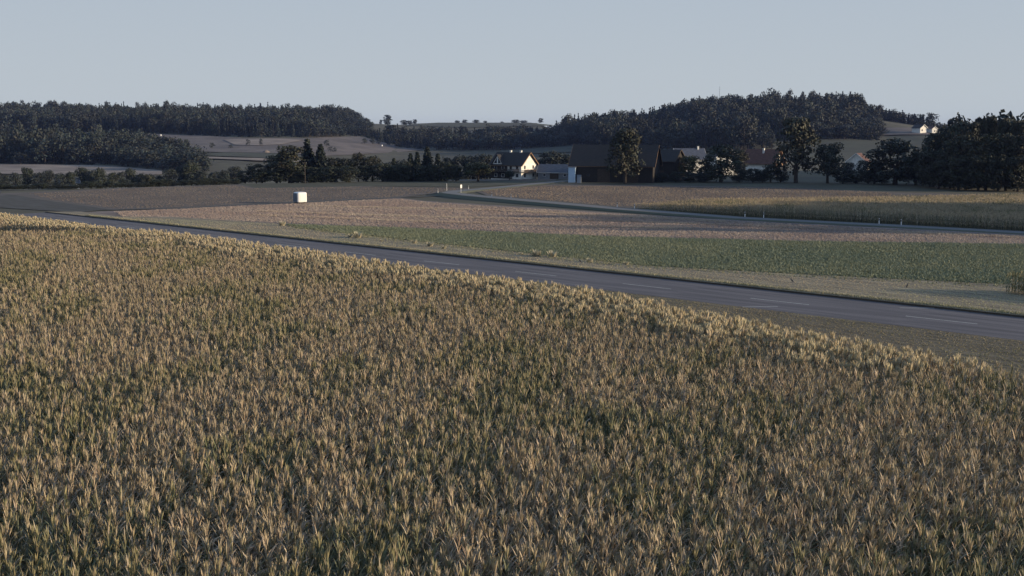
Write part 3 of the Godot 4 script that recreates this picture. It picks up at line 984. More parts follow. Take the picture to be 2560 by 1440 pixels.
func make_woods() -> void:
	var protos := []
	for i in 4:
		protos.append(tree_proto("round", 300 + i, false))
	protos.append(tree_proto("tall", 310, false))
	protos.append(tree_proto("spruce", 311, false))
	protos.append(tree_proto("spruce", 312, false))
	var woods := [
		["dark mixed wood covering the long hill ridge", [-850, 1180, -480, 1200, -432, 1195, -376, 1183, -262, 1131, -202, 1165, -172, 1255, -168, 1330, -190, 1480, -230, 1620, -850, 1620], 9.5, Vector2(13, 22)],
		["dark mixed wood in the valley below the hillside field", [-480, 792, -367, 790, -293, 780, -262, 760, -225, 720, -205, 690, -196, 715, -225, 800, -262, 890, -330, 960, -480, 960], 8.5, Vector2(12, 22)],
		["low dark wood on the slope below the skyline saddle", [-172, 1255, -120, 1170, 0, 1120, 100, 1160, 90, 1330, 0, 1340, -100, 1340, -160, 1330], 9.5, Vector2(9, 16)],
		["dark wood covering the round hill behind the village", [88, 960, 215, 905, 225, 985, 275, 990, 318, 1050, 338, 1110, 372, 1180, 440, 1370, 466, 1420, 474, 1480, 80, 1480, 60, 1340], 9.5, Vector2(14, 25)],
		["low dark copse at the foot of the round hill", [275, 988, 326, 985, 345, 1035, 366, 1110, 385, 1170, 338, 1110, 318, 1050], 7.0, Vector2(8, 13)],
		["added unseen wood that shades the slope behind the roadside trees", [410, 765, 520, 720, 570, 930, 455, 970], 7.0, Vector2(13, 18)],  # added out of sight to throw shade on the slope
		["far wood on the low ridge beyond the bright house", [386, 1215, 425, 1195, 520, 1150, 640, 1100, 800, 1200, 800, 1480, 470, 1480, 455, 1400, 410, 1290], 8.5, Vector2(8, 14)],
		["shady wood behind the row of tall roadside trees", [132, 332, 160, 318, 260, 300, 260, 430, 168, 430], 7.0, Vector2(16, 22)],
		["small grove on the far side of the maize", [150, 158, 190, 148, 205, 190, 160, 205], 6.0, Vector2(19, 24)],
	]
	for w in woods:
		var o := stuff("wood", w[0], "wood")
		var spots := []
		for i in protos.size():
			spots.append([])
		for p in scatter(poly2(w[1]), w[2], w[2], Vector2(0.94, 0.34), 0.9):
			var k := rng.randi() % 5 if patch_noise.get_noise_2d(p.x * 0.12, p.y * 0.12) + rng.randf_range(-0.25, 0.25) < 0.08 else 5 + rng.randi() % 2
			var hgt := rng.randf_range(w[3].x, w[3].y) / 10.0
			hgt *= 1.0 + 0.45 * patch_noise.get_noise_2d(p.x * 0.45 + 300.0, p.y * 0.3)
			var wid := rng.randf_range(1.35, 2.1) if k < 5 else rng.randf_range(0.8, 1.1)
			if p.y < 1000.0 and p.x < -150.0:
				hgt *= lerpf(1.0, 0.5, smoothstep(-330.0, -225.0, p.x))
			if p.y > 1100.0 and p.x < -150.0:
				hgt *= lerpf(1.0, 0.45, smoothstep(-250.0, -170.0, p.x))
			var f := rng.randf_range(0.55, 1.35)
			spots[k].append([Transform3D(Basis(Vector3.UP, rng.randf() * TAU).scaled(Vector3(wid, hgt, wid)), on_land(p.x, p.y, -0.3)), Color(f * rng.randf_range(0.9, 1.15), f, f * rng.randf_range(0.9, 1.1))])
		for i in protos.size():
			if spots[i].size() > 0:
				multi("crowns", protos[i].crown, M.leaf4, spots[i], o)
				var plain := []
				for t in spots[i]:
					plain.append([t[0], Color.WHITE])
				multi("trunks", protos[i].trunk, M.bark, plain, o)

func make_trees() -> void:
	var protos := {}
	for kind in ["round", "tall", "spruce", "broad", "bush", "full"]:
		protos[kind] = []
		for i in 3:
			protos[kind].append(tree_proto(kind, 100 + i * 7 + kind.length()))
	var small := {}
	for kind in ["round", "bush", "broad", "tall", "spruce"]:
		small[kind] = [tree_proto(kind, 200, false), tree_proto(kind, 201, false)]
	var words := {
		"belt_bush": ["leafy_bush", "low dark bush filling the foot of the tree belt", "bush", "bushes at the foot of the tree belt"],
		"belt_tree": ["leafy_tree", "middle sized leafy tree in the belt beside the meadow", "tree", "leafy trees in the belt"],
		"belt_big": ["leafy_tree", "large round olive brown tree beside two dark spruces", "tree", ""],
		"belt_spruce_tall": ["spruce_tree", "taller of two pointed dark spruces behind the wooden pole", "tree", ""],
		"belt_spruce_short": ["spruce_tree", "shorter of two pointed dark spruces behind the wooden pole", "tree", ""],
		"belt_small_spruce": ["spruce_tree", "small dark spruce standing in the tree belt", "tree", "small spruces in the belt"],
		"belt_spruce_lone": ["spruce_tree", "dark spruce rising above the belt end near the house", "tree", ""],
		"orchard": ["fruit_tree", "spreading olive fruit tree beside the gabled farm house", "tree", ""],
		"garden_small": ["fruit_tree", "small dark tree in front of the farm house balcony", "tree", ""],
		"behind_tree": ["leafy_tree", "bluish leafy tree standing behind the houses and belt", "tree", "trees behind the hamlet"],
		"barn_tree": ["leafy_tree", "big drooping tree standing in front of the long barn", "tree", ""],
		"olive_bush": ["leafy_tree", "pale olive tree in front of the white house", "tree", ""],
		"garden_bush": ["leafy_bush", "dark garden bush along the edge of the village", "bush", "bushes along the village edge"],
		"dark_dense": ["leafy_tree", "dense dark round tree below the white verge boards", "tree", ""],
		"roof_tree": ["leafy_tree", "small tree beside the long red roof", "tree", ""],
		"garden_tree": ["leafy_tree", "middle sized dark garden tree among village bushes", "tree", "garden trees of the village"],
		"landmark": ["leafy_tree", "tallest lone tree of the village, narrow crown on twin limbs", "tree", ""],
		"village_round": ["leafy_tree", "dark tree with bare lower trunk beside the tallest tree", "tree", ""],
		"broad_dark": ["leafy_tree", "very wide dark tree between small white house and the wood", "tree", ""],
		"wood_tree": ["leafy_tree", "tall dark tree at the edge of the wood by the maize", "tree", "trees at the edge of the wood"],
		"valley_tree": ["leafy_tree", "small bluish tree in the valley beyond the harvested field", "tree", "trees along the valley"],
		"valley_rusty": ["leafy_tree", "flat topped rusty brown tree in the valley", "tree", ""],
		"dark_bush": ["leafy_bush", "nearly black round bush at the harvested field edge", "bush", ""],
		"edge_bush": ["leafy_bush", "low scrubby bush along the far edge of harvested field", "bush", "scrub along the harvested field"],
		"field_tree": ["field_tree", "single small tree standing on the pale hillside field", "tree", "single trees on the hillside"],
		"sky_tree": ["skyline_tree", "small tree standing against the sky on the saddle", "tree", "trees on the skyline"],
	}
	var n := 0
	for t in TREES:
		n += 1
		var w: Array = words[t[6]]
		var set_: Dictionary = small if t[1] > 700 and t[6] != "sky_tree" else protos
		var list: Array = set_[t[4]]
		var p: Dictionary = list[n % list.size()]
		var says: String = w[1]
		if w[3] != "":
			says = says.replace("tall dark tree", "narrow tall dark tree" if t[4] == "tall" else "broad dark tree")
			says = says.replace("low scrubby bush", "low dark scrubby bush" if t[5] == 0 else "low greener scrubby bush")
			if t[6] == "valley_tree" and t[5] == 1:
				says = says.replace("small bluish tree", "small dark green tree")
		var o := thing(w[0], says, w[2], on_land(t[0], t[1]), rng.randf() * TAU, w[3])
		var sc := Vector3(t[3] / p.w, t[2] / p.h, t[3] / p.w)
		part("trunk", p.trunk, M.bark, o).scale = sc
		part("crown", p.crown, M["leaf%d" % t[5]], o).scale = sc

func make_village() -> void:
	# gabled farm house with the sunlit end
	var o := thing("farm_house", "brown roofed farm house with sunlit white gable and balcony", "house", on_land(0.6, 380.0), deg_to_rad(-34.0))
	var l := 12.5
	var w := 9.5
	var roof := gabled(o, l, w, 5.0, 8.9, M.white, M.tile_brown, M.wood_pale, 0.8)
	for x in [-1.2, 3.0]:
		chimney(roof, x, 8.2, 0.0, 9.5, M.white)
	# cross gable on the front slope
	var s := st_new()
	var dz := w / 2 + 0.3
	for v in [Vector3(-5.4, 5.05, dz), Vector3(-3.3, 7.9, dz), Vector3(-1.2, 5.05, dz)]:
		s.add_vertex(v)
	part("dormer_wall", done(s), M.white, o)
	s = st_new()
	for e in [-1.0, 1.0]:
		var foot := Vector3(-3.3 + e * 2.6, 4.75, dz + 0.4)
		var peak := Vector3(-3.3, 8.3, dz + 0.4)
		quad(s, foot, peak, peak + Vector3(0, 0, -5.0), foot + Vector3(0, 0, -3.5))
		quad(s, foot + Vector3(0, -0.18, 0), foot, peak, peak + Vector3(0, -0.18, 0))
	part("dormer_roof", done(s), M.tile_brown, o)
	s = st_new()
	for e in [-1.0, 1.0]:
		for v in [Vector3(-3.3 + e * 0.25, 5.3, dz + 0.03), Vector3(-3.3 + e * 0.25, 7.2, dz + 0.03), Vector3(-3.3 + e * 1.5, 5.3, dz + 0.03)]:
			s.add_vertex(v)
	part("dormer_glazing", done(s), M.glass, o)
	s = st_new()
	box(s, Vector3(-l / 2, 2.5, w / 2 + 0.02), Vector3(l / 2, 2.62, w / 2 + 1.3))
	part("balcony_floor", done(s), M.timber, o)
	s = st_new()
	for i in 40:
		var bx := -l / 2 + 0.1 + i * (l - 0.2) / 39.0
		box(s, Vector3(bx - 0.09, 2.66, w / 2 + 1.22), Vector3(bx + 0.09, 3.5, w / 2 + 1.27))
	box(s, Vector3(-l / 2, 3.5, w / 2 + 1.18), Vector3(l / 2, 3.58, w / 2 + 1.31))
	part("balcony_railing", done(s), M.timber, o)
	s = st_new()
	box(s, Vector3(l / 2 + 0.02, 2.3, -w / 2), Vector3(l / 2 + 1.3, 2.42, w / 2))
	for i in 30:
		var bz := -w / 2 + 0.1 + i * (w - 0.2) / 29.0
		box(s, Vector3(l / 2 + 1.2, 2.46, bz - 0.09), Vector3(l / 2 + 1.25, 3.2, bz + 0.09))
	box(s, Vector3(l / 2 + 1.16, 3.2, -w / 2), Vector3(l / 2 + 1.29, 3.28, w / 2))
	part("gable_balcony", done(s), M.timber, o)
	for x in [-4.2, -1.2, 2.0, 4.6]:
		window(o, Vector3(x, 1.3, w / 2 + 0.045), 1.2, 1.3, "z", M.white_paint)
		window(o, Vector3(x, 3.9, w / 2 + 0.045), 1.1, 1.4, "z", M.white_paint)
	for z in [-2.6, 2.6]:
		window(o, Vector3(l / 2, 1.25, z), 1.3, 1.3, "x", M.white_paint)
		window(o, Vector3(l / 2, 4.0, z), 1.1, 1.3, "x", M.white_paint)
	for i in 16:
		part("cladding_board", boxm(Vector3(-6.24 + i * 0.55, 0.1, w / 2 + 0.005), Vector3(-5.71 + i * 0.55, 2.45, w / 2 + 0.03 + 0.012 * (i % 2))), M.timber_dark, o)
	part("upper_cladding", boxm(Vector3(-6.24, 2.7, w / 2 + 0.005), Vector3(0.6, 4.7, w / 2 + 0.04)), M.timber_dark, o)
	# low outbuilding beside it
	o = thing("outbuilding", "low grey roofed outbuilding between farm house and barn", "shed", on_land(15.2, 379.0), deg_to_rad(-14.0))
	gabled(o, 11.5, 6.0, 2.4, 4.8, M.plaster_shaded, M.slate, M.white_paint, 0.5)
	for x in [-3.5, 3.6]:
		window(o, Vector3(x, 1.3, 3.0), 1.0, 0.9, "z", M.white_paint)
	part("sliding_door", boxm(Vector3(-1.6, 0, 3.01), Vector3(1.4, 2.1, 3.09)), M.timber, o)
	# long barn
	o = thing("long_barn", "long dark timber barn with huge brown roof", "barn", on_land(33.5, 357.0), deg_to_rad(-17.0))
	roof = gabled(o, 26.5, 13.0, 5.5, 11.7, M.timber_dark, M.tile_brown, M.wood_pale, 0.8, M.timber_dark)
	part("barn_door", boxm(Vector3(-4.5, 0, 6.51), Vector3(-0.5, 4.2, 6.62)), M.timber, o)
	part("barn_door", boxm(Vector3(5.0, 0, 6.51), Vector3(8.6, 3.8, 6.62)), M.timber, o)
	for x in [-10.5, -7.5, 2.0]:
		window(o, Vector3(x, 2.2, 6.5), 1.0, 0.8, "z", M.timber)
	# pale blue sheet shed against the barn end
	o = thing("sheet_shed", "tall narrow pale blue sheet metal shed at barn corner", "shed", on_land(19.2, 352.5), deg_to_rad(-8.0))
	part("shell", boxm(Vector3(-1.1, -0.2, -1.2), Vector3(1.1, 4.6, 1.2)), M.sheet_blue, o)
	part("lid", boxm(Vector3(-1.25, 4.6, -1.35), Vector3(1.25, 4.8, 1.35)), M.sheet_grey, o)
	for i in 5:
		part("rib", boxm(Vector3(-0.95 + i * 0.45, 0.0, 1.2), Vector3(-0.88 + i * 0.45, 4.55, 1.24)), M.sheet_blue, o)
	o = thing("feed_box", "dull grey upright feed box beside the blue shed", "box", on_land(21.2, 348.6), deg_to_rad(-8.0))
	part("shell", boxm(Vector3(-0.65, -0.1, -0.6), Vector3(0.65, 2.3, 0.6)), M.sheet_grey, o)
	part("lid", boxm(Vector3(-0.72, 2.3, -0.67), Vector3(0.72, 2.4, 0.67)), M.sheet_grey, o)
	# dark farm building right of the barn
	o = thing("farm_building", "squat dark brown farm building beside the long barn", "barn", on_land(51.0, 366.0), deg_to_rad(-30.0))
	gabled(o, 9.5, 10.0, 6.5, 10.0, M.timber_dark, M.tile_brown, M.timber, 0.6, M.timber_dark)
	part("barn_door", boxm(Vector3(-2.0, 0, 5.01), Vector3(1.4, 3.4, 5.1)), M.timber, o)
	# white house with blue grey roof
	o = thing("white_house", "white house under wide blue grey slate roof", "house", on_land(69.0, 432.0), deg_to_rad(10.0))
	roof = gabled(o, 11.0, 9.0, 5.6, 9.4, M.white, M.slate, M.white_paint, 0.7)
	chimney(roof, 3.6, 8.6, 0.4, 10.2, M.white)
	for x in [-3.6, 0.0, 3.4]:
		window(o, Vector3(x, 3.9, 4.5), 1.2, 1.3, "z", M.timber)
		window(o, Vector3(x, 1.4, 4.5), 1.2, 1.3, "z", M.timber)
	# house whose gable peeps over the dense tree
	o = thing("gable_house", "timber gable with bright verge boards above the dense tree", "house", on_land(79.5, 418.0), deg_to_rad(-80.0))
	gabled(o, 11.0, 8.4, 6.8, 10.4, M.white, M.tile_brown, M.white_paint, 0.8, M.wood_pale)
	window(o, Vector3(5.5, 5.0, 0), 1.2, 1.3, "x", M.white_paint)
	# red roofed house
	o = thing("red_roof_house", "red tiled house with white chimney and sunlit gable", "house", on_land(90.5, 402.0), deg_to_rad(-38.0))
	roof = gabled(o, 13.5, 9.0, 5.0, 9.6, M.white, M.tile_red, M.wood_pale, 0.9)
	chimney(roof, 1.6, 7.9, 1.3, 9.9, M.white)
	for x in [-5.0, -2.4, 0.6, 3.6]:
		window(o, Vector3(x, 1.5, 4.5), 1.2, 1.3, "z", M.timber)
	for z in [-2.4, 2.4]:
		window(o, Vector3(6.75, 1.5, z), 1.2, 1.3, "x", M.timber)
	window(o, Vector3(6.75, 6.0, 0), 1.4, 1.4, "x", M.timber)
	part("gable_cladding", boxm(Vector3(6.76, 3.2, -4.3), Vector3(6.84, 4.9, 4.3)), M.wood_pale, o)
	# small white house
	o = thing("small_house", "small white gabled house showing between dark trees", "house", on_land(141.0, 450.0), deg_to_rad(62.0))
	gabled(o, 9.0, 7.6, 4.0, 7.2, M.white, M.tile_red, M.white_paint, 0.6)
	window(o, Vector3(-4.5 + 9.0, 2.0, 1.6), 1.0, 1.2, "x", M.timber)
	for z in [-3.0, 0.0, 3.0]:
		window(o, Vector3(z, 1.8, 3.8), 1.0, 1.2, "z", M.timber)
	# far houses
	o = thing("hill_house", "bright white house on the far slope above the wood", "house", on_land(384.0, 1046.0), deg_to_rad(-62.0))
	gabled(o, 10.0, 9.0, 4.5, 7.5, M.white, M.tile_brown, M.white_paint, 0.8)
	window(o, Vector3(5.0, 2.4, 2.0), 1.6, 1.6, "x", M.timber)
	o = thing("hill_house", "smaller white annexe next to the bright hillside house", "house", on_land(396.0, 1047.0), deg_to_rad(-70.0))
	gabled(o, 8.0, 6.0, 4.6, 6.6, M.white, M.tile_red, M.white_paint, 0.5)
	window(o, Vector3(4.0, 2.4, 0.0), 1.4, 1.4, "x", M.timber)
	o = thing("hill_house", "dim pale farmstead on the wooded slope above the farm house", "house", on_land(4.0, 1140.0), deg_to_rad(20.0))
	gabled(o, 9.0, 7.0, 3.0, 5.5, M.sheet_grey, M.slate, M.sheet_grey, 0.6)
	window(o, Vector3(0.0, 1.7, 3.5), 1.4, 1.4, "z", M.timber)
	o = thing("hill_house", "small pink roofed house above the blue grey roof", "house", on_land(96.0, 600.0), deg_to_rad(-6.0))
	gabled(o, 9.0, 8.0, 8.0, 11.0, M.white, M.brick, M.white_paint, 0.5)
	window(o, Vector3(0.0, 5.0, 4.0), 1.2, 1.2, "z", M.timber)
	o = thing("valley_house", "low blue grey roof half hidden among the valley trees", "house", on_land(-196.0, 486.0), deg_to_rad(28.0))
	gabled(o, 9.0, 7.0, 3.2, 5.6, M.white, M.slate, M.white_paint, 0.5)
	window(o, Vector3(0.0, 1.6, 3.5), 1.2, 1.2, "z", M.timber)
	# round cornered white cabin beside the track
	o = thing("white_cabin", "white cube shaped cabin with rounded corners beside farm track", "cabin", on_land(-47.6, 247.2, 0.03), deg_to_rad(37.0))
	var ring := []
	for i in 40:
		var a := TAU * i / 40.0
		var c := Vector2(cos(a), sin(a))
		ring.append(Vector2(signf(c.x) * pow(absf(c.x), 0.36), signf(c.y) * pow(absf(c.y), 0.36)) * 1.22)
	s = st_new()
	var levels := [[0.28, 0.94], [0.4, 1.0], [2.15, 1.0], [2.35, 0.97], [2.48, 0.86], [2.54, 0.6], [2.56, 0.01]]
	for i in levels.size() - 1:
		for k in 40:
			var a: Vector2 = ring[k]
			var b: Vector2 = ring[(k + 1) % 40]
			var p0: Array = levels[i]
			var p1: Array = levels[i + 1]
			quad(s, Vector3(a.x * p0[1], p0[0], a.y * p0[1]), Vector3(b.x * p0[1], p0[0], b.y * p0[1]), Vector3(b.x * p1[1], p1[0], b.y * p1[1]), Vector3(a.x * p1[1], p1[0], a.y * p1[1]))
	part("shell", done(s), M.white_paint, o)
	for x in [-0.75, 0.75]:
		part("skid", boxm(Vector3(x - 0.09, 0.0, -1.15), Vector3(x + 0.09, 0.3, 1.15)), M.timber, o)
	part("shade_panel", boxm(Vector3(-1.24, 0.36, -1.02), Vector3(-1.205, 2.3, 1.02)), M.shade_navy, o)  # dark sheet paints the shade on this end of the white shell
	var door := part("door", boxm(Vector3(-1.27, 0.45, -0.45), Vector3(-1.245, 2.1, 0.45)), M.shade_navy, o)
	part("handle", boxm(Vector3(-1.33, 1.2, 0.28), Vector3(-1.275, 1.26, 0.4)), M.black, door)
	for x in [-0.5, 0.1, 0.7]:
		part("rib", boxm(Vector3(x - 0.03, 0.5, 1.215), Vector3(x + 0.03, 2.0, 1.24)), M.white_paint, o)

func make_maize() -> void:
	var near_plot := poly2([-40, 26, 40, 26, 46, 43, 28.6, 61, 20.4, 71.5, 6, 92.2, -6.9, 105, -21.3, 121.6, -35.7, 136.2, -49, 148.5, -95, 149])
	var spots := scatter(near_plot, 0.72, 0.18, RUN, 0.75)
	# the plants that show largest stand as single plants
	var order := []
	for p in spots:
		if p.y > 31.6 and absf(p.x) < p.y * 0.468 + 0.2:
			order.append(p)
	order.sort_custom(func(a, b): return a.y < b.y)
	var single := {}
	for i in mini(300, order.size()):
		single[order[i]] = true
	var protos := []
	for k in 9:
		var o := Node3D.new()
		for q in maize_parts(900 + k, false, k / 3):
			var m := MeshInstance3D.new()
			m.name = q[0]
			m.mesh = tris(q[1], q[2])
			m.material_override = M.maize
			o.add_child(m, true)
		protos.append(o)
	var says := ["green leaved maize plant in the front rows of the field", "half ripe maize plant in the front rows of the field", "ripe straw coloured maize plant in the front rows of the field"]
	var meshes := []
	var lists := []
	for k in 12:
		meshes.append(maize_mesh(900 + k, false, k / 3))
		lists.append([])
	for p in spots:
		var sc := rng.randf_range(0.92, 1.34)
		var b := Basis(Vector3.UP, rng.randf() * TAU).scaled(Vector3(1.12, sc, 1.12))
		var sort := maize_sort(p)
		if single.has(p):
			sort = mini(sort, 2)
			var o: Node3D = protos[sort * 3 + rng.randi() % 3].duplicate()
			o.name = numbered("maize_plant")
			add_child(o)
			o.transform = Transform3D(b, Vector3(p.x, 0.0, -p.y))
			tag(o, says[sort], "maize", "maize plants in the front rows")
		else:
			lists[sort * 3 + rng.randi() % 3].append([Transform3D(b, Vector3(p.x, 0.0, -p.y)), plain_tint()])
	for o in protos:
		o.free()
	var crop := stuff("maize_crop", "dense tan and green maize filling the large front field", "maize")
	for k in 12:
		multi("plants", meshes[k], M.maize, lists[k], crop)
	var coarse := []
	for k in 8:
		coarse.append(maize_mesh(950 + k, true, k / 2))
	var plots := [
		["tan maize behind the lane on the large field", [-100, 167, -75, 165, -60, 158, -51, 153, -65, 166, -86, 186.5, -135, 238, -170, 238, -150, 190], 0.75, 0.22],
		["dark sided maize stand along the country road", [24.5, 228, 29.5, 222.5, 44.2, 206.5, 66, 190.5, 83, 177, 119, 147.5, 135, 158, 135, 250, 116, 249, 80, 239, 53, 233, 34, 231], 0.75, 0.24],
		["maize stand at the end of the green crop", [48.5, 106.8, 84, 74.5, 85.8, 76.5, 50.2, 109], 0.6, 0.2],
	]
	for w in plots:
		var o := stuff("maize_crop", w[0], "maize")
		var ls := []
		for k in 8:
			ls.append([])
		for p in scatter(poly2(w[1]), w[2], w[3], RUN, 0.8):
			var sc := rng.randf_range(0.82, 1.04)
			if p.y > 200.0 and p.x > 0.0:
				sc *= lerpf(0.6, 1.0, smoothstep(24.0, 44.0, p.x))
			ls[(0 if w[2] == 0.6 else maize_sort(p, 0.3)) * 2 + rng.randi() % 2].append([Transform3D(Basis(Vector3.UP, rng.randf() * TAU).scaled(Vector3.ONE * sc), Vector3(p.x, 0.0, -p.y)), plain_tint()])
		for k in 8:
			if ls[k].size() > 0:
				multi("plants", coarse[k], M.maize, ls[k], o)

func tuft_mesh(sd: int, blades: int, height: float, width: float, lean: float) -> ArrayMesh:
	var r := RandomNumberGenerator.new()
	r.seed = sd
	var v := []
	var cols := []
	for i in blades:
		var a := r.randf() * TAU
		var f := Vector3(cos(a), 0, sin(a))
		var base := f * r.randf() * width * 1.4
		var hgt := height * r.randf_range(0.6, 1.1)
		var tip := base + Vector3(cos(a) * lean, 1, sin(a) * lean).normalized() * hgt
		var w := Vector3(-sin(a), 0, cos(a)) * width * 0.35
		v.append_array([base - w, tip, base + w])
		var k := r.randf_range(0.75, 1.25)
		cols.append(Color(k, k, k))
	return tris(v, cols)

func cover(called: String, label: String, category: String, flat: PackedVector2Array, row: float, along: float, dir: Vector2, lift: float, meshes: Array, size: Vector2, tint: Callable) -> void:
	var o := stuff(called, label, category)
	var ls := spread(flat, row, along, dir, 0.95, meshes.size(), lift, size, tint)
	for k in meshes.size():
		multi("tufts", meshes[k], M.tuft, ls[k], o)

func band(a: Color, b: Color) -> Callable:
	return func(p: Vector2) -> Color:
		return a.lerp(b, clampf(patch_noise.get_noise_2d(p.x * 0.7, p.y * 0.7) + 0.5 + rng.randf_range(-0.3, 0.3), 0.0, 1.0))

func make_ground_cover() -> void:
	var low := [tuft_mesh(1, 9, 0.13, 0.1, 0.5), tuft_mesh(2, 9, 0.13, 0.1, 0.5)]
	var straw := [tuft_mesh(3, 10, 0.2, 0.12, 0.5), tuft_mesh(4, 10, 0.2, 0.12, 0.6)]
	var leaf := [tuft_mesh(5, 12, 0.3, 0.14, 0.6), tuft_mesh(6, 12, 0.3, 0.14, 0.6)]
	var dry := [tuft_mesh(7, 12, 0.34, 0.1, 0.35), tuft_mesh(8, 12, 0.34, 0.1, 0.35)]
	cover("short_grass", "short brownish grass between maize and runway", "grass", PackedVector2Array([rw(-10, 60), rw(-10, 87.9), rw(60, 87.9), rw(130, 87.9), Vector2(-37, 141.5), Vector2(6.5, 96.5), Vector2(21.5, 74), Vector2(30.5, 63)]), 0.33, 0.33, RUN, 0.012, low, Vector2(0.35, 0.8), band(Color(0.29, 0.24, 0.16), Color(0.26, 0.245, 0.14)))
	cover("short_grass", "short olive grass on the strip beyond the runway", "grass", PackedVector2Array([rw(0, 99.6), rw(210, 99.6), Vector2(-73.3, 205), Vector2(-41.1, 190), Vector2(-16.6, 161.9), Vector2(1.1, 144.2), Vector2(15.3, 129.9), Vector2(32.2, 121.9), Vector2(70, 98)]), 0.45, 0.45, RUN, 0.2, low, Vector2(0.35, 0.8), band(Color(0.52, 0.43, 0.30), Color(0.43, 0.43, 0.27)))
	cover("grass_fringe", "pale dry grass fringe along the far runway edge", "grass", PackedVector2Array([rw(5, 99.5), rw(200, 99.5), rw(200, 100.5), rw(5, 100.5)]), 0.22, 0.22, RUN, 0.2, dry, Vector2(0.45, 0.8), band(Color(0.38, 0.34, 0.24), Color(0.31, 0.31, 0.20)))
	cover("green_crop", "leafy green crop rows beside the grass strip", "crop", poly2([-39, 189.5, -36.6, 184, -16.6, 163, 1.1, 145, 15.3, 131, 32.2, 123, 52.9, 114, 80, 92, 90, 153, 73.1, 155.6, 42.3, 160, 13.5, 167.5, -18.8, 183]), 0.4, 0.32, Vector2(0.81, 0.59), 0.05, leaf, Vector2(0.7, 1.2), band(Color(0.175, 0.21, 0.14), Color(0.225, 0.245, 0.155)))
	cover("green_crop", "scattered green crop plants straying into the mown strip", "crop", strip_poly([Vector2(-36, 182.5), Vector2(-16.6, 161), Vector2(1.1, 143.2), Vector2(15.3, 129), Vector2(32.2, 120.9), Vector2(52.9, 111.5)], 1.6), 0.6, 0.6, RUN, 0.2, leaf, Vector2(0.35, 0.8), band(Color(0.20, 0.225, 0.145), Color(0.30, 0.29, 0.18)))
	cover("stubble", "short straw stubble on the brown field", "stubble", poly2([-40, 193, -18.8, 185, 13.5, 169.5, 42.3, 162, 73.1, 157.5, 100, 155, 81.4, 167, 64.4, 180, 42.1, 195.8, 21.1, 214, 4.2, 229, -7.1, 239, -20.2, 252, -27.3, 264, -35.9, 258, -48.8, 246, -59.4, 238, -69.5, 228.5, -80, 221, -73.3, 207, -63.6, 206, -51.9, 199]), 0.55, 0.42, Vector2(0.9, -0.43), 0.016, straw, Vector2(0.6, 1.2), band(Color(0.36, 0.285, 0.255), Color(0.46, 0.38, 0.325)))
	for l in [[Vector2(-52, 222.9), Vector2(-29.4, 212.1), Vector2(-6, 204.2), Vector2(15.9, 198.7), Vector2(29.6, 193.4), Vector2(54.5, 180), Vector2(79.3, 165.4)], [Vector2(-50, 212), Vector2(-20, 198), Vector2(10, 187), Vector2(30, 182)], [Vector2(-45, 238), Vector2(-25, 232), Vector2(-5, 226), Vector2(15, 212), Vector2(38, 196)]]:
		cover("straw_swath", "pale loose straw lying in a swath on the stubble", "straw", strip_poly(l, 1.5), 0.42, 0.42, Vector2(0.9, -0.43), 0.02, straw, Vector2(0.9, 1.7), band(Color(0.42, 0.335, 0.275), Color(0.48, 0.40, 0.32)))
	cover("stubble", "short straw stubble on the field before the barn", "stubble", poly2([-9, 303, 13.4, 333, 45.5, 328, 77.9, 314, 100, 290, 91, 264, 60.7, 252, 31, 234, 23, 237, 6, 261, -5, 277]), 0.8, 0.7, Vector2(0.98, -0.15), 0.02, straw, Vector2(0.6, 1.3), band(Color(0.22, 0.175, 0.15), Color(0.34, 0.27, 0.21)))
	cover("stubble", "sparse grey stubble on the harvested field", "stubble", poly2([-125, 285, -110, 311, -84, 333, -74, 313, -45, 322, -14, 313, -16, 300, -24, 285, -30, 270, -38, 264, -50, 253, -61, 245, -71, 235, -82, 229, -110, 262]), 1.0, 0.8, Vector2(0.8, 0.6), 0.02, straw, Vector2(0.5, 1.1), band(Color(0.17, 0.14, 0.125), Color(0.27, 0.225, 0.19)))
	# tall dry tufts, one by one
	var tall := [tuft_mesh(21, 70, 1.0, 0.22, 0.5), tuft_mesh(22, 70, 1.0, 0.22, 0.5), tuft_mesh(23, 60, 0.9, 0.2, 0.55)]
	M.straw_tuft = leafy(lin(0.44, 0.40, 0.29), 0.3)
	var where := [[-39, 186, 0.9], [-23.1, 164.3, 1.0], [-24.4, 165.4, 0.6], [-14, 156.1, 0.6], [-11.4, 152.2, 0.7], [-9.3, 149.1, 0.55], [3.1, 140, 0.9], [5.2, 139.1, 0.85], [1.2, 141.8, 0.4], [9.5, 133.5, 0.55], [13.7, 130.7, 0.45], [-19, 159.5, 0.4]]
	for i in where.size():
		var q: Array = where[i]
		var o := thing("dry_grass_tuft", "tall pale dry grass tuft between crop and mown strip", "grass", Vector3(q[0], 0.19, -q[1]), rng.randf() * TAU, "dry grass tufts along the crop edge")
		part("blades", tall[i % 3], M.straw_tuft, o).scale = Vector3(q[2] * 1.5, q[2] * 1.1, q[2] * 1.5)

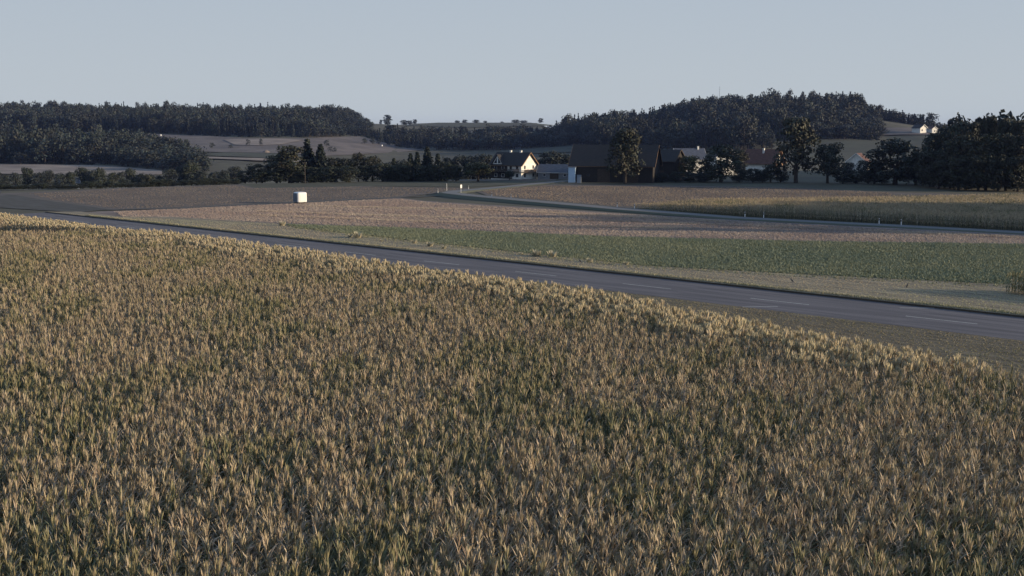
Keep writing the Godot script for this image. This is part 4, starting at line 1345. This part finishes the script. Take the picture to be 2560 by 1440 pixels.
func crow(at: Vector3, turn: float, label: String, upright: float) -> void:
	var o := thing("crow", label, "bird", at, turn)
	var s := st_new()
	var tilt := Basis(Vector3(0, 0, 1), upright)
	var prof := [[-0.27, 0.012, 0.03], [-0.16, 0.03, 0.045], [-0.06, 0.075, 0.075], [0.04, 0.085, 0.085], [0.12, 0.06, 0.062], [0.16, 0.04, 0.042], [0.2, 0.048, 0.046], [0.245, 0.035, 0.034], [0.27, 0.014, 0.014], [0.33, 0.003, 0.004]]
	var rings := []
	for p in prof:
		var ring := []
		for k in 10:
			var a := TAU * k / 10.0
			ring.append(tilt * Vector3(p[0], sin(a) * p[1], cos(a) * p[2]) + Vector3(0, 0.22, 0))
		rings.append(ring)
	for i in rings.size() - 1:
		for k in 10:
			quad(s, rings[i][k], rings[i][(k + 1) % 10], rings[i + 1][(k + 1) % 10], rings[i + 1][k])
	for z in [-0.03, 0.03]:
		tube(s, [Vector3(0.0, 0.18, z), Vector3(0.02, 0.08, z), Vector3(0.0, 0.0, z), Vector3(0.05, 0.004, z)], [0.02, 0.008, 0.007, 0.005], 5)
	part("body", done(s), M.feather, o)

func marker(at: Vector3, turn: float, label: String, group: String) -> void:
	var o := thing("marker_post", label, "post", at, turn, group)
	var s := st_new()
	for v in [[0.0, 0.0], [0.06, -0.05], [0.06, 0.05]]:
		pass
	var a := [Vector2(-0.07, -0.06), Vector2(0.07, -0.06), Vector2(0.0, 0.08)]
	for k in 3:
		var p: Vector2 = a[k]
		var q: Vector2 = a[(k + 1) % 3]
		quad(s, Vector3(p.x, -0.1, p.y), Vector3(p.x, 1.02, p.y), Vector3(q.x, 1.02, q.y), Vector3(q.x, -0.1, q.y))
	for v in [a[0], a[1], a[2]]:
		s.add_vertex(Vector3(v.x, 1.02, v.y))
	part("post", done(s), M.white_paint, o)
	var bandm := st_new()
	for k in 3:
		var p: Vector2 = a[k] * 1.06
		var q: Vector2 = a[(k + 1) % 3] * 1.06
		quad(bandm, Vector3(p.x, 0.66, p.y), Vector3(p.x, 0.88, p.y), Vector3(q.x, 0.88, q.y), Vector3(q.x, 0.66, q.y))
	var b := part("black_band", done(bandm), M.black, o)
	part("reflector", boxm(Vector3(-0.02, 0.7, -0.075), Vector3(0.02, 0.84, -0.066)), M.reflector, b)

func make_small_things() -> void:
	for q in [[22.0, 229.6, 0.3], [25.2, 226.0, 0.25], [43.6, 205.4, 0.12], [46.6, 203.2, 0.12], [63.6, 190.0, 0.1], [66.6, 187.6, 0.1]]:
		marker(Vector3(q[0], q[2], -q[1]), 0.6, "white marker post in front of the dark maize wall", "marker posts before the maize")
	for q in [[-4.8, 264.0, 0.5], [-0.2, 258.4, 0.42]]:
		marker(Vector3(q[0], q[2], -q[1]), 0.6, "sunlit white marker post on the bare road bank", "marker posts on the bare bank")
	marker(Vector3(-18.9, 0.5, -281.0), 0.2, "white marker post on the inner side of road bend", "")
	marker(Vector3(-11.9, 0.2, -302.5), 0.2, "white marker post beside the turning to the hamlet", "")
	# sign post at the bend, its plate edge-on
	var o := thing("road_sign", "white pole with narrow sign plate at the road bend", "sign", Vector3(-13.0, 0.55, -280.5), deg_to_rad(62.0))
	var s := st_new()
	tube(s, [Vector3(0, -0.6, 0), Vector3(0, 2.1, 0)], [0.045, 0.045], 8)
	part("pole", done(s), M.white_paint, o)
	part("plate", boxm(Vector3(-0.4, 1.2, 0.05), Vector3(0.4, 2.05, 0.08)), M.white_paint, o)
	o = thing("slim_pole", "slim pale pole standing behind the road bend", "pole", Vector3(-17.8, 0.0, -300.5))
	s = st_new()
	tube(s, [Vector3(0, -0.2, 0), Vector3(0, 1.9, 0)], [0.06, 0.05], 8)
	part("pole", done(s), M.white_paint, o)
	part("cap", boxm(Vector3(-0.08, 1.9, -0.08), Vector3(0.08, 2.0, 0.08)), M.white_paint, o)
	for q in [[-64.8, 345.5, 6.6, "wooden utility pole in front of the big round tree"], [-25.2, 361.0, 5.6, "wooden utility pole at the belt end near the house"]]:
		o = thing("utility_pole", q[3], "pole", on_land(q[0], q[1]))
		s = st_new()
		tube(s, [Vector3(0, -0.3, 0), Vector3(0, q[2], 0)], [0.1, 0.07], 8)
		part("pole", done(s), M.pole_wood, o)
		part("crossarm", boxm(Vector3(-0.6, q[2] - 0.5, 0.11), Vector3(0.6, q[2] - 0.38, 0.2)), M.timber, o)
		for x in [-0.5, 0.5]:
			part("insulator", boxm(Vector3(x - 0.04, q[2] - 0.38, 0.11), Vector3(x + 0.04, q[2] - 0.2, 0.19)), M.white_paint, o)
	o = thing("radio_mast", "thin lattice mast on the round wooded hill", "mast", on_land(268.0, 1440.0))
	s = st_new()
	var mh := 37.0
	for k in 3:
		var a := TAU * k / 3.0
		tube(s, [Vector3(cos(a) * 0.9, -0.5, sin(a) * 0.9), Vector3(cos(a) * 0.25, mh, sin(a) * 0.25)], [0.09, 0.06], 4)
	for i in 14:
		for k in 3:
			var a := TAU * k / 3.0
			var b := TAU * (k + 1) / 3.0
			var r0 := lerpf(0.9, 0.25, i / 14.0)
			var r1 := lerpf(0.9, 0.25, (i + 1) / 14.0)
			tube(s, [Vector3(cos(a) * r0, mh * i / 14.0, sin(a) * r0), Vector3(cos(b) * r1, mh * (i + 1) / 14.0, sin(b) * r1)], [0.04, 0.04], 3)
	part("lattice", done(s), M.sheet_grey, o)
	crow(Vector3(8.3, 0.2, -132.7), 2.6, "crow standing beside the dry grass tufts", 0.7)
	crow(Vector3(29.6, 0.2, -115.0), 2.2, "crow on the open grass between runway and green crop", 0.6)
	crow(Vector3(40.4, 0.2, -111.2), 0.5, "upright crow next to the long shadow on the grass", 1.05)
	# wrapped bales on the hillside
	for q in [[-136, 1158, "lone white wrapped bale beside hillside trees"], [-362, 1143, "white wrapped bale below the ridge wood"]]:
		o = thing("wrapped_bale", q[2], "bale", on_land(q[0], q[1], 0.6))
		s = st_new()
		lathe(s, [Vector2(0.01, 0), Vector2(0.75, 0.02), Vector2(0.85, 0.12), Vector2(0.85, 1.2), Vector2(0.75, 1.3), Vector2(0.01, 1.32)], 14)
		part("wrap", done(s), M.white_paint, o)
	o = thing("sand_heap", "small pale heap beside the narrow hillside strip", "heap", on_land(-208.0, 936.0, 0.5))
	s = st_new()
	lathe(s, [Vector2(3.4, -0.3), Vector2(2.9, 0.5), Vector2(1.6, 1.3), Vector2(0.6, 1.75), Vector2(0.01, 1.8)], 12)
	part("heap", done(s), M.hay, o)
